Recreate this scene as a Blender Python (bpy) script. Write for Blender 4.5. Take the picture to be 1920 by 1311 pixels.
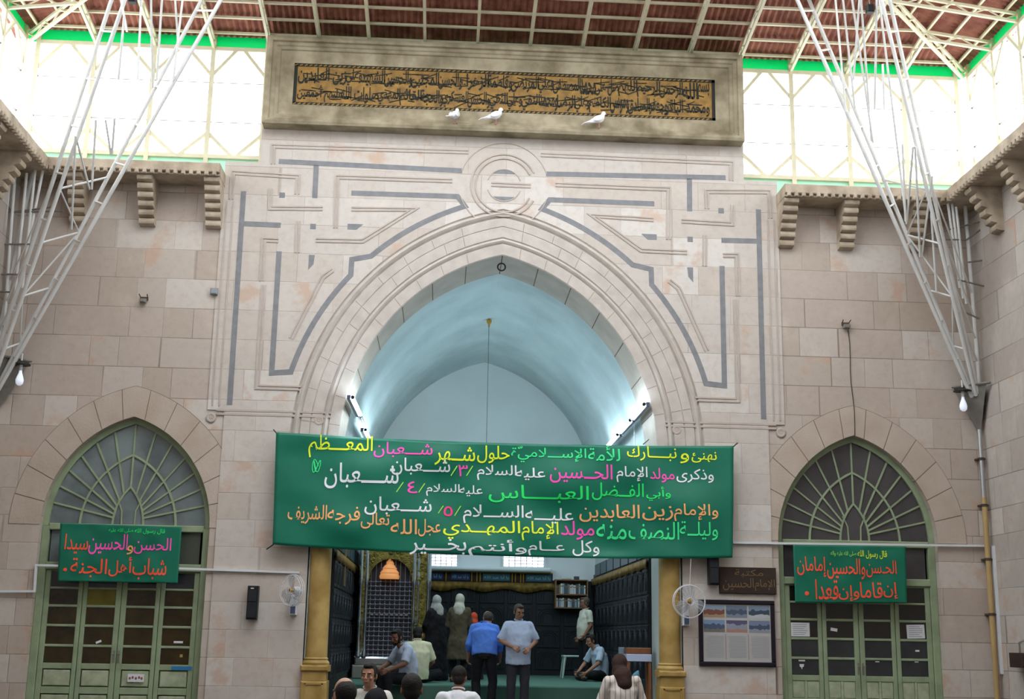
import bpy, bmesh, math, random
from math import sin, cos, pi, sqrt, hypot, atan2, radians
from mathutils import Vector, Matrix, noise
for o in list(bpy.data.objects): bpy.data.objects.remove(o, do_unlink=True)
S = bpy.context.scene
COL = S.collection
RND = random.Random(7)

# ------------------------------------------------------------------ camera
CAM = Vector((-0.79336, -18.5, 1.45)); YAW, PIT, ROL, FOC = 0.0521445, 0.2261633, 0.0176450, 2345.51
F_ = Vector((sin(YAW)*cos(PIT), cos(YAW)*cos(PIT), sin(PIT)))
R0 = Vector((cos(YAW), -sin(YAW), 0)); U0 = R0.cross(F_)
R_ = R0*cos(ROL) + U0*sin(ROL); U_ = -R0*sin(ROL) + U0*cos(ROL)
cd = bpy.data.cameras.new('camera'); cam = bpy.data.objects.new('camera', cd); COL.objects.link(cam)
cd.sensor_fit = 'HORIZONTAL'; cd.sensor_width = 36.0; cd.lens = FOC/1920*36.0; cd.clip_end = 400
M4 = Matrix((R_, U_, -F_)).transposed().to_4x4(); M4.translation = CAM
cam.matrix_world = M4
S.camera = cam
def ray(px, py): return F_ + R_*((px-960)/FOC) - U_*((py-655.5)/FOC)
def at(px, py, Y=0.0):
    d = ray(px, py); return CAM + d*((Y-CAM.y)/d.y)

# ------------------------------------------------------------------ sky and exposure
W = bpy.data.worlds.new('sky'); S.world = W; W.use_nodes = True
wn = W.node_tree.nodes; wl = W.node_tree.links; wn.clear()
wo = wn.new('ShaderNodeOutputWorld'); wb = wn.new('ShaderNodeBackground')
wb.inputs[0].default_value = (0.93, 0.97, 1.0, 1); wb.inputs[1].default_value = 5.1
wl.new(wb.outputs[0], wo.inputs[0])
S.view_settings.view_transform = 'Standard'; S.view_settings.look = 'None'
S.view_settings.exposure = 0.0; S.view_settings.gamma = 1.0
S.view_settings.use_curve_mapping = False

# ------------------------------------------------------------------ helpers
def lin(h):
    if isinstance(h, str):
        h = h.lstrip('#'); c = [int(h[i:i+2], 16)/255 for i in (0, 2, 4)]
        return tuple((x/12.92 if x <= .04045 else ((x+.055)/1.055)**2.4) for x in c) + (1,)
    return tuple(h)[:3] + (1,)
MATS = {}
def mat(name, col, rough=.6, metal=0., var=.0, vs=8., bump=0., bs=40., emit=None, es=0., spec=.3, col2=None):
    if name in MATS: return MATS[name]
    m = bpy.data.materials.new(name); m.use_nodes = True; MATS[name] = m
    nt = m.node_tree; b = nt.nodes['Principled BSDF']
    b.inputs['Base Color'].default_value = lin(col); b.inputs['Roughness'].default_value = rough
    b.inputs['Metallic'].default_value = metal; b.inputs['Specular IOR Level'].default_value = spec
    if var or col2:
        n = nt.nodes.new('ShaderNodeTexNoise'); n.inputs['Scale'].default_value = vs; n.inputs['Detail'].default_value = 5
        tc = nt.nodes.new('ShaderNodeTexCoord'); nt.links.new(tc.outputs['Object'], n.inputs['Vector'])
        mx = nt.nodes.new('ShaderNodeMix'); mx.data_type = 'RGBA'
        a = lin(col); 
        if col2: c2 = lin(col2)
        else: c2 = tuple(x*(1-var) for x in a[:3]) + (1,)
        mx.inputs['A'].default_value = a; mx.inputs['B'].default_value = c2
        mr = nt.nodes.new('ShaderNodeMapRange'); mr.inputs[1].default_value = .35; mr.inputs[2].default_value = .68
        nt.links.new(n.outputs['Fac'], mr.inputs[0]); nt.links.new(mr.outputs[0], mx.inputs['Factor'])
        nt.links.new(mx.outputs['Result'], b.inputs['Base Color'])
    if bump:
        n2 = nt.nodes.new('ShaderNodeTexNoise'); n2.inputs['Scale'].default_value = bs; n2.inputs['Detail'].default_value = 4
        tc = nt.nodes.new('ShaderNodeTexCoord'); nt.links.new(tc.outputs['Object'], n2.inputs['Vector'])
        bp = nt.nodes.new('ShaderNodeBump'); bp.inputs['Strength'].default_value = bump; bp.inputs['Distance'].default_value = .02
        nt.links.new(n2.outputs['Fac'], bp.inputs['Height']); nt.links.new(bp.outputs[0], b.inputs['Normal'])
    if emit:
        b.inputs['Emission Color'].default_value = lin(emit); b.inputs['Emission Strength'].default_value = es
    return m

class G:
    """tiny node-graph writer"""
    def __init__(s, m): s.nt = m.node_tree; s.L = s.nt.links
    def n(s, t, **kw):
        x = s.nt.nodes.new(t)
        for k, v in kw.items(): setattr(x, k, v)
        return x
    def put(s, sock, v):
        if hasattr(v, 'is_linked') or isinstance(v, bpy.types.NodeSocket): s.L.new(v, sock)
        else: sock.default_value = v
    def m(s, op, a, b=None, c=None):
        x = s.n('ShaderNodeMath', operation=op); s.put(x.inputs[0], a)
        if b is not None: s.put(x.inputs[1], b)
        if c is not None: s.put(x.inputs[2], c)
        return x.outputs[0]
    def mix(s, f, a, b, bt='MIX'):
        x = s.n('ShaderNodeMix', data_type='RGBA', blend_type=bt)
        s.put(x.inputs['Factor'], f); s.put(x.inputs['A'], a); s.put(x.inputs['B'], b)
        return x.outputs['Result']
    def noise(s, vec, sc, det=4, ro=.55):
        x = s.n('ShaderNodeTexNoise'); x.inputs['Scale'].default_value = sc; x.inputs['Detail'].default_value = det
        x.inputs['Roughness'].default_value = ro; s.L.new(vec, x.inputs['Vector']); return x.outputs['Fac']
    def ramp(s, f, a, b):
        x = s.n('ShaderNodeMapRange', interpolation_type='SMOOTHSTEP'); s.put(x.inputs[0], f)
        x.inputs[1].default_value = a; x.inputs[2].default_value = b; return x.outputs[0]

def ashlar(name, axis, h, w, z0, base, pale, warm, joint=.45, jw=.007):
    """coursed limestone: rows of blocks of uneven length, tints per block, fine dark joints"""
    m = bpy.data.materials.new(name); m.use_nodes = True; g = G(m); b = m.node_tree.nodes['Principled BSDF']
    tc = g.n('ShaderNodeTexCoord'); sx = g.n('ShaderNodeSeparateXYZ'); g.L.new(tc.outputs['Object'], sx.inputs[0])
    u = sx.outputs[axis]; z = sx.outputs['Z']; P = tc.outputs['Object']
    hi = g.m('GREATER_THAN', z, 3.437)
    v = g.m('ADD', g.m('MULTIPLY', hi, g.m('DIVIDE', g.m('SUBTRACT', z, 3.437), h)), g.m('MULTIPLY', g.m('SUBTRACT', 1., hi), g.m('ADD', -40., g.m('DIVIDE', g.m('SUBTRACT', z, 3.437), .39)))); row = g.m('FLOOR', v); fv = g.m('FRACT', v)
    wn1 = g.n('ShaderNodeTexWhiteNoise', noise_dimensions='1D'); g.L.new(row, wn1.inputs['W']); rr = wn1.outputs['Value']
    u2 = g.m('ADD', g.m('DIVIDE', u, w), g.m('MULTIPLY', rr, 9.7))
    u3 = g.m('ADD', u2, g.m('MULTIPLY', g.m('SINE', g.m('ADD', g.m('MULTIPLY', u2, 2.3), g.m('MULTIPLY', rr, 31.))), .33))
    bid = g.m('FLOOR', u3); fu = g.m('FRACT', u3)
    cx = g.n('ShaderNodeCombineXYZ'); g.L.new(bid, cx.inputs[0]); g.L.new(row, cx.inputs[1])
    wn2 = g.n('ShaderNodeTexWhiteNoise', noise_dimensions='2D'); g.L.new(cx.outputs[0], wn2.inputs['Vector'])
    r1 = wn2.outputs['Value']; sc = g.n('ShaderNodeSeparateColor'); g.L.new(wn2.outputs['Color'], sc.inputs[0])
    c = g.mix(g.ramp(r1, .45, .95), lin(base), lin(pale))
    c = g.mix(g.m('MULTIPLY', g.ramp(sc.outputs[1], .4, 1.), .7), c, lin(warm))
    n1 = g.noise(P, 2.2, 6); n2 = g.noise(P, 9., 6, .65); n3 = g.noise(P, .45, 3)
    c = g.mix(g.m('MULTIPLY', g.ramp(n2, .42, .75), .22), c, lin('97806a'))
    c = g.mix(g.m('MULTIPLY', g.ramp(n1, .5, .8), .28), c, lin('e9ddd0'))
    # rusty patches on a few blocks only
    c = g.mix(g.m('MULTIPLY', g.m('MULTIPLY', g.ramp(n1, .52, .66), g.m('GREATER_THAN', sc.outputs[0], .72)), .45), c, lin('b58460'))
    du = g.m('MULTIPLY', g.m('MINIMUM', fu, g.m('SUBTRACT', 1., fu)), w)
    dv = g.m('MULTIPLY', g.m('MINIMUM', fv, g.m('SUBTRACT', 1., fv)), h)
    d = g.m('MINIMUM', du, dv)
    jm = g.m('SUBTRACT', 1., g.ramp(d, jw*.35, jw*1.3))
    jm2 = g.m('MULTIPLY', jm, g.m('ADD', joint*.35, g.m('MULTIPLY', g.ramp(n3, .4, .62), joint)))
    c = g.mix(jm2, c, lin('66574a'))
    g.L.new(c, b.inputs['Base Color']); b.inputs['Roughness'].default_value = .75; b.inputs['Specular IOR Level'].default_value = .25
    bp = g.n('ShaderNodeBump'); bp.inputs['Strength'].default_value = .35; bp.inputs['Distance'].default_value = .015
    hgt = g.m('ADD', g.m('MULTIPLY', n2, .25), g.m('SUBTRACT', g.m('MULTIPLY', r1, .3), jm))
    g.L.new(hgt, bp.inputs['Height']); g.L.new(bp.outputs[0], b.inputs['Normal'])
    MATS[name] = m; return m

class MB:
    def __init__(s): s.v = []; s.f = []; s.mi = []
    def add(s, vs, fs, mi=0):
        b = len(s.v); s.v.extend([tuple(p) for p in vs]); s.f.extend([tuple(b+i for i in f) for f in fs]); s.mi.extend([mi]*len(fs)); return s
    def box(s, x0, x1, y0, y1, z0, z1, mi=0):
        v = [(x, y, z) for x in (x0, x1) for y in (y0, y1) for z in (z0, z1)]
        return s.add(v, [(0,1,3,2),(4,6,7,5),(0,4,5,1),(2,3,7,6),(0,2,6,4),(1,5,7,3)], mi)
    def bbox(s, x0, x1, y0, y1, z0, z1, b=.01, mi=0):
        """box with chamfered edges facing the front"""
        b = min(b, (x1-x0)*.45, (z1-z0)*.45, (y1-y0)*.45)
        def ring(y, i): return [(x0+i, y, z0+i), (x1-i, y, z0+i), (x1-i, y, z1-i), (x0+i, y, z1-i)]
        v = ring(y0, b) + ring(y0+b, 0) + ring(y1, 0)
        f = [(0,1,2,3), (11,10,9,8)]
        for k in (0, 4): f += [(k+4+i, k+4+(i+1)%4, k+(i+1)%4, k+i) for i in range(4)]
        return s.add(v, f, mi)
    def obox(s, p, ax, ay, az, mi=0):
        """box about point p with half-axis vectors"""
        p, ax, ay, az = map(Vector, (p, ax, ay, az))
        v = [p+ax*i+ay*j+az*k for i in (-1,1) for j in (-1,1) for k in (-1,1)]
        return s.add(v, [(0,1,3,2),(4,6,7,5),(0,4,5,1),(2,3,7,6),(0,2,6,4),(1,5,7,3)], mi)
    def prism(s, poly, y0, y1, mi=0, ax=0):
        """polygon in (x,z) pushed from y0 to y1 (ax=1: polygon in (y,z) pushed along x)"""
        n = len(poly)
        mk = (lambda a, b, y: (a, y, b)) if ax == 0 else (lambda a, b, y: (y, a, b))
        v = [mk(a, b, y0) for a, b in poly] + [mk(a, b, y1) for a, b in poly]
        return s.add(v, [tuple(range(n)), tuple(range(2*n-1, n-1, -1))] + [(i, i+n, (i+1)%n+n, (i+1)%n) for i in range(n)], mi)
    def tube(s, pts, r, n=8, mi=0, cap=True, flat=None):
        pts = [Vector(p) for p in pts]; rs = r if isinstance(r, (list, tuple)) else [r]*len(pts)
        up = None; base = len(s.v)
        for i, p in enumerate(pts):
            d = (pts[min(i+1, len(pts)-1)] - pts[max(i-1, 0)])
            d = d.normalized() if d.length > 1e-9 else Vector((0, 0, 1))
            if up is None:
                up = Vector((0, 0, 1)) if abs(d.z) < .95 else Vector((0, 1, 0))
            a = d.cross(up)
            if a.length < 1e-6: a = d.orthogonal()
            a.normalize(); b = a.cross(d).normalized(); up = b
            for k in range(n):
                t = 2*pi*k/n + (pi/4 if n == 4 else 0)
                s.v.append(tuple(p + a*cos(t)*rs[i] + b*sin(t)*rs[i]))
        m = len(pts)
        for i in range(m-1):
            for k in range(n):
                s.f.append((base+i*n+k, base+i*n+(k+1)%n, base+(i+1)*n+(k+1)%n, base+(i+1)*n+k)); s.mi.append(mi)
        if cap:
            s.f.append(tuple(base+k for k in range(n-1, -1, -1))); s.f.append(tuple(base+(m-1)*n+k for k in range(n))); s.mi += [mi, mi]
        return s
    def lathe(s, prof, c=(0, 0, 0), n=24, mi=0, axis='Z', mat4=None):
        """profile of (r, h) turned about an axis through c"""
        c = Vector(c); b = len(s.v); m = len(prof)
        for r, h in prof:
            for k in range(n):
                t = 2*pi*k/n
                p = {'Z': Vector((r*cos(t), r*sin(t), h)), 'Y': Vector((r*cos(t), h, r*sin(t))), 'X': Vector((h, r*cos(t), r*sin(t)))}[axis]
                if mat4: p = mat4 @ p
                s.v.append(tuple(c + p))
        for i in range(m-1):
            for k in range(n):
                s.f.append((b+i*n+k, b+i*n+(k+1)%n, b+(i+1)*n+(k+1)%n, b+(i+1)*n+k)); s.mi.append(mi)
        s.f.append(tuple(b+k for k in range(n-1, -1, -1))); s.f.append(tuple(b+(m-1)*n+k for k in range(n))); s.mi += [mi, mi]
        return s
    def ell(s, c, r, n=14, m=9, mi=0, rot=None):
        c = Vector(c); r = (r, r, r) if not isinstance(r, (tuple, list, Vector)) else r
        vs = []
        for i in range(1, m):
            a = pi*i/m
            for k in range(n):
                t = 2*pi*k/n; vs.append(Vector((r[0]*sin(a)*cos(t), r[1]*sin(a)*sin(t), r[2]*cos(a))))
        vs += [Vector((0, 0, r[2])), Vector((0, 0, -r[2]))]
        if rot: vs = [rot @ p for p in vs]
        T, B = (m-1)*n, (m-1)*n+1; f = []
        for i in range(m-2):
            for k in range(n): f.append((i*n+k, (i+1)*n+k, (i+1)*n+(k+1)%n, i*n+(k+1)%n))
        for k in range(n): f.append((T, k, (k+1)%n)); f.append((B, (m-2)*n+(k+1)%n, (m-2)*n+k))
        return s.add([c+p for p in vs], f, mi)
    def cone(s, a, ra, b, rb, n=12, mi=0):
        """capsule with two radii"""
        a = Vector(a); b = Vector(b); s.tube([a, b], [ra, rb], n, mi); s.ell(a, ra, n, 7, mi); s.ell(b, rb, n, 7, mi); return s
    def loft(s, rings, mi=0, cap=True):
        n = len(rings[0]); b = len(s.v)
        for r in rings: s.v.extend([tuple(p) for p in r])
        for i in range(len(rings)-1):
            for k in range(n): s.f.append((b+i*n+k, b+i*n+(k+1)%n, b+(i+1)*n+(k+1)%n, b+(i+1)*n+k)); s.mi.append(mi)
        if cap:
            s.f.append(tuple(b+k for k in range(n-1, -1, -1))); s.f.append(tuple(b+(len(rings)-1)*n+k for k in range(n))); s.mi += [mi, mi]
        return s
    def mesh(s, name):
        me = bpy.data.meshes.new(name); me.from_pydata(s.v, [], s.f)
        me.polygons.foreach_set('material_index', s.mi); me.update(); return me
    def build(s, name, mats, parent=None, smooth=None, fix=True):
        me = s.mesh(name)
        return link(name, me, mats, parent, smooth, fix)
def link(name, me, mats, parent=None, smooth=None, fix=True):
    for m in (mats if isinstance(mats, (list, tuple)) else [mats]): me.materials.append(m)
    if fix and len(me.polygons) < 30000:
        bm = bmesh.new(); bm.from_mesh(me); bmesh.ops.recalc_face_normals(bm, faces=bm.faces[:]); bm.to_mesh(me); bm.free()
    if smooth is not None:
        me.shade_smooth(); me.set_sharp_from_angle(angle=radians(smooth))
    o = bpy.data.objects.new(name, me); COL.objects.link(o)
    if parent is not None: o.parent = parent; o.matrix_parent_inverse = parent.matrix_world.inverted()
    return o
def tag(o, label=None, cat=None, group=None, kind=None):
    for k, v in (('label', label), ('category', cat), ('group', group), ('kind', kind)):
        if v: o[k] = v
    return o
def thing(name, label, cat, loc=(0, 0, 0), group=None):
    o = bpy.data.objects.new(name, None); COL.objects.link(o); o.location = loc; o.empty_display_size = .1
    o.matrix_world = Matrix.Translation(Vector(loc))
    return tag(o, label, cat, group)
def struct(o): o['kind'] = 'structure'; return o
def copy_tree(o, parent=None):
    c = o.copy(); COL.objects.link(c)
    if parent is not None: c.parent = parent
    for ch in o.children: copy_tree(ch, c)
    return c
def evald(o):
    dg = bpy.context.evaluated_depsgraph_get(); me = bpy.data.meshes.new_from_object(o.evaluated_get(dg)); return me
def remesh(mb, vox, it=2, fac=.5):
    me = mb.mesh('tmp'); bm = bmesh.new(); bm.from_mesh(me); bmesh.ops.recalc_face_normals(bm, faces=bm.faces[:]); bm.to_mesh(me); bm.free()
    o = bpy.data.objects.new('tmp', me); COL.objects.link(o)
    r = o.modifiers.new('r', 'REMESH'); r.mode = 'VOXEL'; r.voxel_size = vox
    q = o.modifiers.new('s', 'SMOOTH'); q.iterations = it; q.factor = fac
    out = evald(o); bpy.data.objects.remove(o, do_unlink=True); bpy.data.meshes.remove(me); return out

# ------------------------------------------------------------------ Arabic lettering
AR = {}
for ch, code, nf in [('ء',0xFE80,1),('آ',0xFE81,2),('أ',0xFE83,2),('ؤ',0xFE85,2),('إ',0xFE87,2),('ئ',0xFE89,4),('ا',0xFE8D,2),('ب',0xFE8F,4),('ة',0xFE93,2),('ت',0xFE95,4),('ث',0xFE99,4),('ج',0xFE9D,4),('ح',0xFEA1,4),('خ',0xFEA5,4),('د',0xFEA9,2),('ذ',0xFEAB,2),('ر',0xFEAD,2),('ز',0xFEAF,2),('س',0xFEB1,4),('ش',0xFEB5,4),('ص',0xFEB9,4),('ض',0xFEBD,4),('ط',0xFEC1,4),('ظ',0xFEC5,4),('ع',0xFEC9,4),('غ',0xFECD,4),('ف',0xFED1,4),('ق',0xFED5,4),('ك',0xFED9,4),('ل',0xFEDD,4),('م',0xFEE1,4),('ن',0xFEE5,4),('ه',0xFEE9,4),('و',0xFEED,2),('ى',0xFEEF,2),('ي',0xFEF1,4)]:
    AR[ch] = (code, nf)
LAMALEF = {'آ': 0xFEF5, 'أ': 0xFEF7, 'إ': 0xFEF9, 'ا': 0xFEFB}
TAT = '\u0640'
def shape(t):
    out = []; i = 0
    def joins_next(c): return c == TAT or (c in AR and AR[c][1] == 4)
    def can(c): return c == TAT or (c in AR and AR[c][1] > 1)
    while i < len(t):
        c = t[i]; pv = t[i-1] if i else ' '; nx = t[i+1] if i+1 < len(t) else ' '
        pj = joins_next(pv) and can(c)
        if c == 'ل' and nx in LAMALEF:
            out.append(chr(LAMALEF[nx] + (1 if pj else 0))); i += 2; continue
        if c in AR:
            code, nf = AR[c]; nj = nf == 4 and can(nx)
            k = (3 if nj else 1) if pj else (2 if nj else 0)
            out.append(chr(code+k))
        else: out.append(c)
        i += 1
    return ''.join(reversed(out))
TXT = {}
def glyphs(t, fat=0.0):
    key = (t, fat)
    if key in TXT: return TXT[key]
    cu = bpy.data.curves.new('t', 'FONT'); cu.body = shape(t); cu.size = 1; cu.resolution_u = 3; cu.fill_mode = 'FRONT'; cu.offset = fat
    o = bpy.data.objects.new('t', cu); COL.objects.link(o); me = evald(o)
    v = [tuple(p.co) for p in me.vertices]; f = [tuple(p.vertices) for p in me.polygons]
    bpy.data.objects.remove(o, do_unlink=True); bpy.data.curves.remove(cu); bpy.data.meshes.remove(me)
    x0 = min(p[0] for p in v); x1 = max(p[0] for p in v); y0 = min(p[1] for p in v); y1 = max(p[1] for p in v)
    v = [((p[0]-x0)/(x1-x0), (p[1]-y0)/(y1-y0)) for p in v]
    TXT[key] = (v, f); return TXT[key]
def letters(mb, t, x0, x1, z0, z1, yf, fat=0.0, shear=0.0, mi=0):
    """lay the ink of t in the box x0..x1, z0..z1 on the front surface y = yf(x, z)"""
    v, f = glyphs(t, fat)
    P = []
    for a, b in v:
        x = x0+(x1-x0)*a + shear*(b-.5)*(z1-z0); z = z0+(z1-z0)*b
        P.append((x, yf(x, z), z))
    mb.add(P, f, mi)

# ------------------------------------------------------------------ stone
WALLC = dict(base='b9aca2', pale='cac2ba', warm='b1a294')
st_wall = ashlar('coursed limestone of the courtyard', 'X', .46, .70, .217, **WALLC)
st_side = ashlar('coursed limestone of the side walls', 'Y', .46, .78, .217, base='b6aea7', pale='c6c0b9', warm='aca199')
st_portal = ashlar('dressed limestone of the portal', 'X', .46, .95, .217, base='c6beb7', pale='d2ccc6', warm='bfb3a9', joint=.22, jw=.006)
st_plain = mat('smooth dressed limestone', 'c6bdb5', .75, var=.16, vs=5, bump=.2, bs=30)
st_pale = mat('weathered pale limestone', 'a99e86', .8, col2='776c55', vs=3.2, bump=.2, bs=30)
st_joint = mat('dark mortar joint', '6f5d4e', .9)
st_line = mat('carved strapwork limestone', 'beb2a8', .8, var=.15, vs=6)
st_cornice = mat('cornice limestone', 'c2b3a0', .85, col2='9c8d7b', vs=4, bump=.4, bs=25)
inlay = mat('blue grey basalt inlay', '85868a', .6, var=.18, vs=9)
plaster = mat('pale blue painted plaster', 'b9cbcd', .55, col2='a3b4b6', vs=1.1, bump=.12, bs=6)
plaster2 = mat('white painted plaster', 'e4ebed', .55, var=.08, vs=1.2)
cream = mat('cream painted steel', 'ded9bd', .5, var=.12, vs=6)
white_steel = mat('pale grey painted steel tube', 'dcdcda', .45, var=.12, vs=4)
rust = mat('dull galvanised steel', '8f8b84', .5, .5, var=.2)
black = mat('black plastic', '16181b', .45)
white_pl = mat('white plastic trunking', 'd8dbdf', .4)
green_paint = mat('sage green painted wood', '97a787', .55, var=.2, vs=5, bump=.15, bs=20)
# ================================================================== the setting
AC, AR_, AZ = .714, 3.084, 4.2          # great arch: centre offset, radius, springing height
YP = -.02                               # face of the portal
def arc_pts(d=0., n=26, c=AC, R=AR_, z0=AZ, cx=0.):
    r = R+d; tm = math.acos(c/r); L = []
    for i in range(n+1):
        t = tm*i/n; L.append((c-r*cos(t), z0+r*sin(t)))
    return [(cx+x, z) for x, z in L] + [(cx-x, z) for x, z in reversed(L[:-1])]
def arch_sheet(mb, x0, x1, z0, z1, pts, y, mi=0):
    """front sheet x0..x1, z0..z1 with an arched hole whose outline is pts (left foot .. right foot)"""
    n = len(pts); fl, fr = pts[0], pts[-1]
    mb.add([(x0, y, z0), (fl[0], y, z0), (fl[0], y, fl[1]), (fl[0], y, z1), (x0, y, z1)], [(0,1,2,3,4)], mi)
    mb.add([(fr[0], y, z0), (x1, y, z0), (x1, y, z1), (fr[0], y, z1), (fr[0], y, fr[1])], [(0,1,2,3,4)], mi)
    for a, b in zip(pts, pts[1:]):
        mb.add([(a[0], y, a[1]), (b[0], y, b[1]), (b[0], y, z1), (a[0], y, z1)], [(0,1,2,3)], mi)
def reveal(mb, pts, y0, y1, mi=0):
    for a, b in zip(pts, pts[1:]):
        mb.add([(a[0], y0, a[1]), (b[0], y0, b[1]), (b[0], y1, b[1]), (a[0], y1, a[1])], [(0,1,2,3)], mi)
def ribbon(mb, pts, w, y0, y1, mi=0, closed=False):
    """mitred flat bar along (x,z) points, from wall depth y1 out to y0"""
    n = len(pts); L = []; Rr = []
    for i in range(n):
        p = Vector(pts[i])
        a = Vector(pts[i-1]) if (i or closed) else None; b = Vector(pts[(i+1) % n]) if (i < n-1 or closed) else None
        d1 = (p-a).normalized() if a is not None else (b-p).normalized()
        d2 = (b-p).normalized() if b is not None else d1
        n1 = Vector((-d1.y, d1.x)); n2 = Vector((-d2.y, d2.x)); m = (n1+n2)
        m = m.normalized() if m.length > 1e-6 else n1
        k = w/2/max(.35, m.dot(n1)); L.append(p+m*k); Rr.append(p-m*k)
    v = [(q.x, y0, q.y) for q in L]+[(q.x, y0, q.y) for q in Rr]+[(q.x, y1, q.y) for q in L]+[(q.x, y1, q.y) for q in Rr]
    f = []
    for i in range(n if closed else n-1):
        j = (i+1) % n
        f += [(i, j, n+j, n+i), (i, 2*n+i, 2*n+j, j), (n+i, n+j, 3*n+j, 3*n+i)]
    if not closed: f += [(0, n, 3*n, 2*n), (n-1, 3*n-1, 4*n-1, 2*n-1)]
    mb.add(v, f, mi)

# ---- courtyard floor, step up to the hall, hall floor
floor_m = mat('courtyard floor darkened against bounce light', '45403c', .7, var=.25, vs=1.5)  # floor out of view, kept dark to cut light bounced up the walls
struct(MB().box(-7.6, 7.6, -24, .45, -.2, 0).build('floor', floor_m))
struct(MB().bbox(-2.95, 2.95, -.45, .0, -.2, .28, .02).box(-2.42, 2.42, .0, 8.05, -.2, .28).build('floor_hall', mat('grey stone hall floor', '5d625d', .6, var=.2)))

# ---- back wall: one bay each side of the portal, each with an arched doorway
DC, DR, DZ, DX = .466, 1.676, 2.92, 5.39
def wall_bay(s, name):
    mb = MB(); cx = s*DX
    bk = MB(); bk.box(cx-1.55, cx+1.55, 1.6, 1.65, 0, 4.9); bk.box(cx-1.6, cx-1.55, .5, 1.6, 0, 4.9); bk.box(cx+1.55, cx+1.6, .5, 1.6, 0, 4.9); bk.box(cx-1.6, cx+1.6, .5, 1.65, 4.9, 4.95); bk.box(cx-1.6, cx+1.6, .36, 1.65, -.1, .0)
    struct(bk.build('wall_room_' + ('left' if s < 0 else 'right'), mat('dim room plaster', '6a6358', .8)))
    pts = arc_pts(0, 18, DC, DR, DZ, cx); pts = [(pts[0][0], 0.)] + pts + [(pts[-1][0], 0.)]
    x0, x1 = sorted((s*4.02, s*7.42))
    arch_sheet(mb, x0, x1, 0., 8.36, pts, 0.)
    reveal(mb, pts, 0., .36)
    mb.add([(x0, 0, 8.36), (x1, 0, 8.36), (x1, .5, 8.36), (x0, .5, 8.36)], [(0,1,2,3)])
    mb.add([(x0, .5, 0), (cx-1.6, .5, 0), (cx-1.6, .5, 8.36), (x0, .5, 8.36)], [(0,1,2,3)])
    mb.add([(x1, .5, 0), (cx+1.6, .5, 0), (cx+1.6, .5, 8.36), (x1, .5, 8.36)], [(0,1,2,3)])
    mb.add([(cx-1.6, .5, 4.9), (cx+1.6, .5, 4.9), (cx+1.6, .5, 8.36), (cx-1.6, .5, 8.36)], [(0,1,2,3)])
    w = struct(mb.build(name, st_wall))
    # ring of voussoirs round the doorway
    N = 13; r = MB(); a0 = arc_pts(.0, 26, DC, DR, DZ, cx); a1 = arc_pts(.44, 26, DC, DR, DZ, cx)
    for k in range(N):
        i0, i1 = k*4, (k+1)*4
        inn = a0[i0:i1+1]; out = a1[i0:i1+1]
        def shr(p, q, e=.006):  # shrink the ends for the joint
            p = list(p); d0 = Vector(p[1])-Vector(p[0]); d1 = Vector(p[-2])-Vector(p[-1])
            p[0] = tuple(Vector(p[0])+d0.normalized()*e); p[-1] = tuple(Vector(p[-1])+d1.normalized()*e); return p
        inn = shr(inn, 0); out = shr(out, 0)
        m = len(inn); v = [(x, -.009, z) for x, z in inn]+[(x, -.009, z) for x, z in out]+[(x, 0.02, z) for x, z in inn]+[(x, 0.02, z) for x, z in out]
        f = [(i, i+1, m+i+1, m+i) for i in range(m-1)]+[(i, 2*m+i, 2*m+i+1, i+1) for i in range(m-1)]+[(m+i, m+i+1, 3*m+i+1, 3*m+i) for i in range(m-1)]
        f += [(0, m, 3*m, 2*m), (m-1, 3*m-1, 4*m-1, 2*m-1)]
        r.add(v, f)
    r.build('voussoir_ring', mat('doorway voussoir limestone', 'bfb1a5', .8, col2='b3a394', vs=2.3, bump=.25, bs=30), w)
    # dark joint behind the ring
    j = MB(); reveal(j, arc_pts(.445, 26, DC, DR, DZ, cx), -.004, .01); ribbon(j, arc_pts(.444, 26, DC, DR, DZ, cx), .009, -.003, .01)
    for k in range(1, N):
        a, b = Vector(a0[k*4]), Vector(a1[k*4]); ribbon(j, [a, b], .009, -.004, .01)
    j.build('mortar_joint', mat('soft mortar joint', '85776a', .9), w)
    return w
wallL = wall_bay(-1, 'wall_back_left'); wallR = wall_bay(1, 'wall_back_right')

# ---- side walls of the courtyard and the wall behind the camera
struct(MB().box(-7.75, -7.4, -24, .5, 0, 8.36).build('wall_left', st_side))
struct(MB().box(7.4, 7.75, -24, .5, 0, 8.36).build('wall_right', st_side))
struct(MB().box(-7.75, 7.75, -22.8, -22.4, 0, 11.2).build('wall_front', st_wall))

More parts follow.
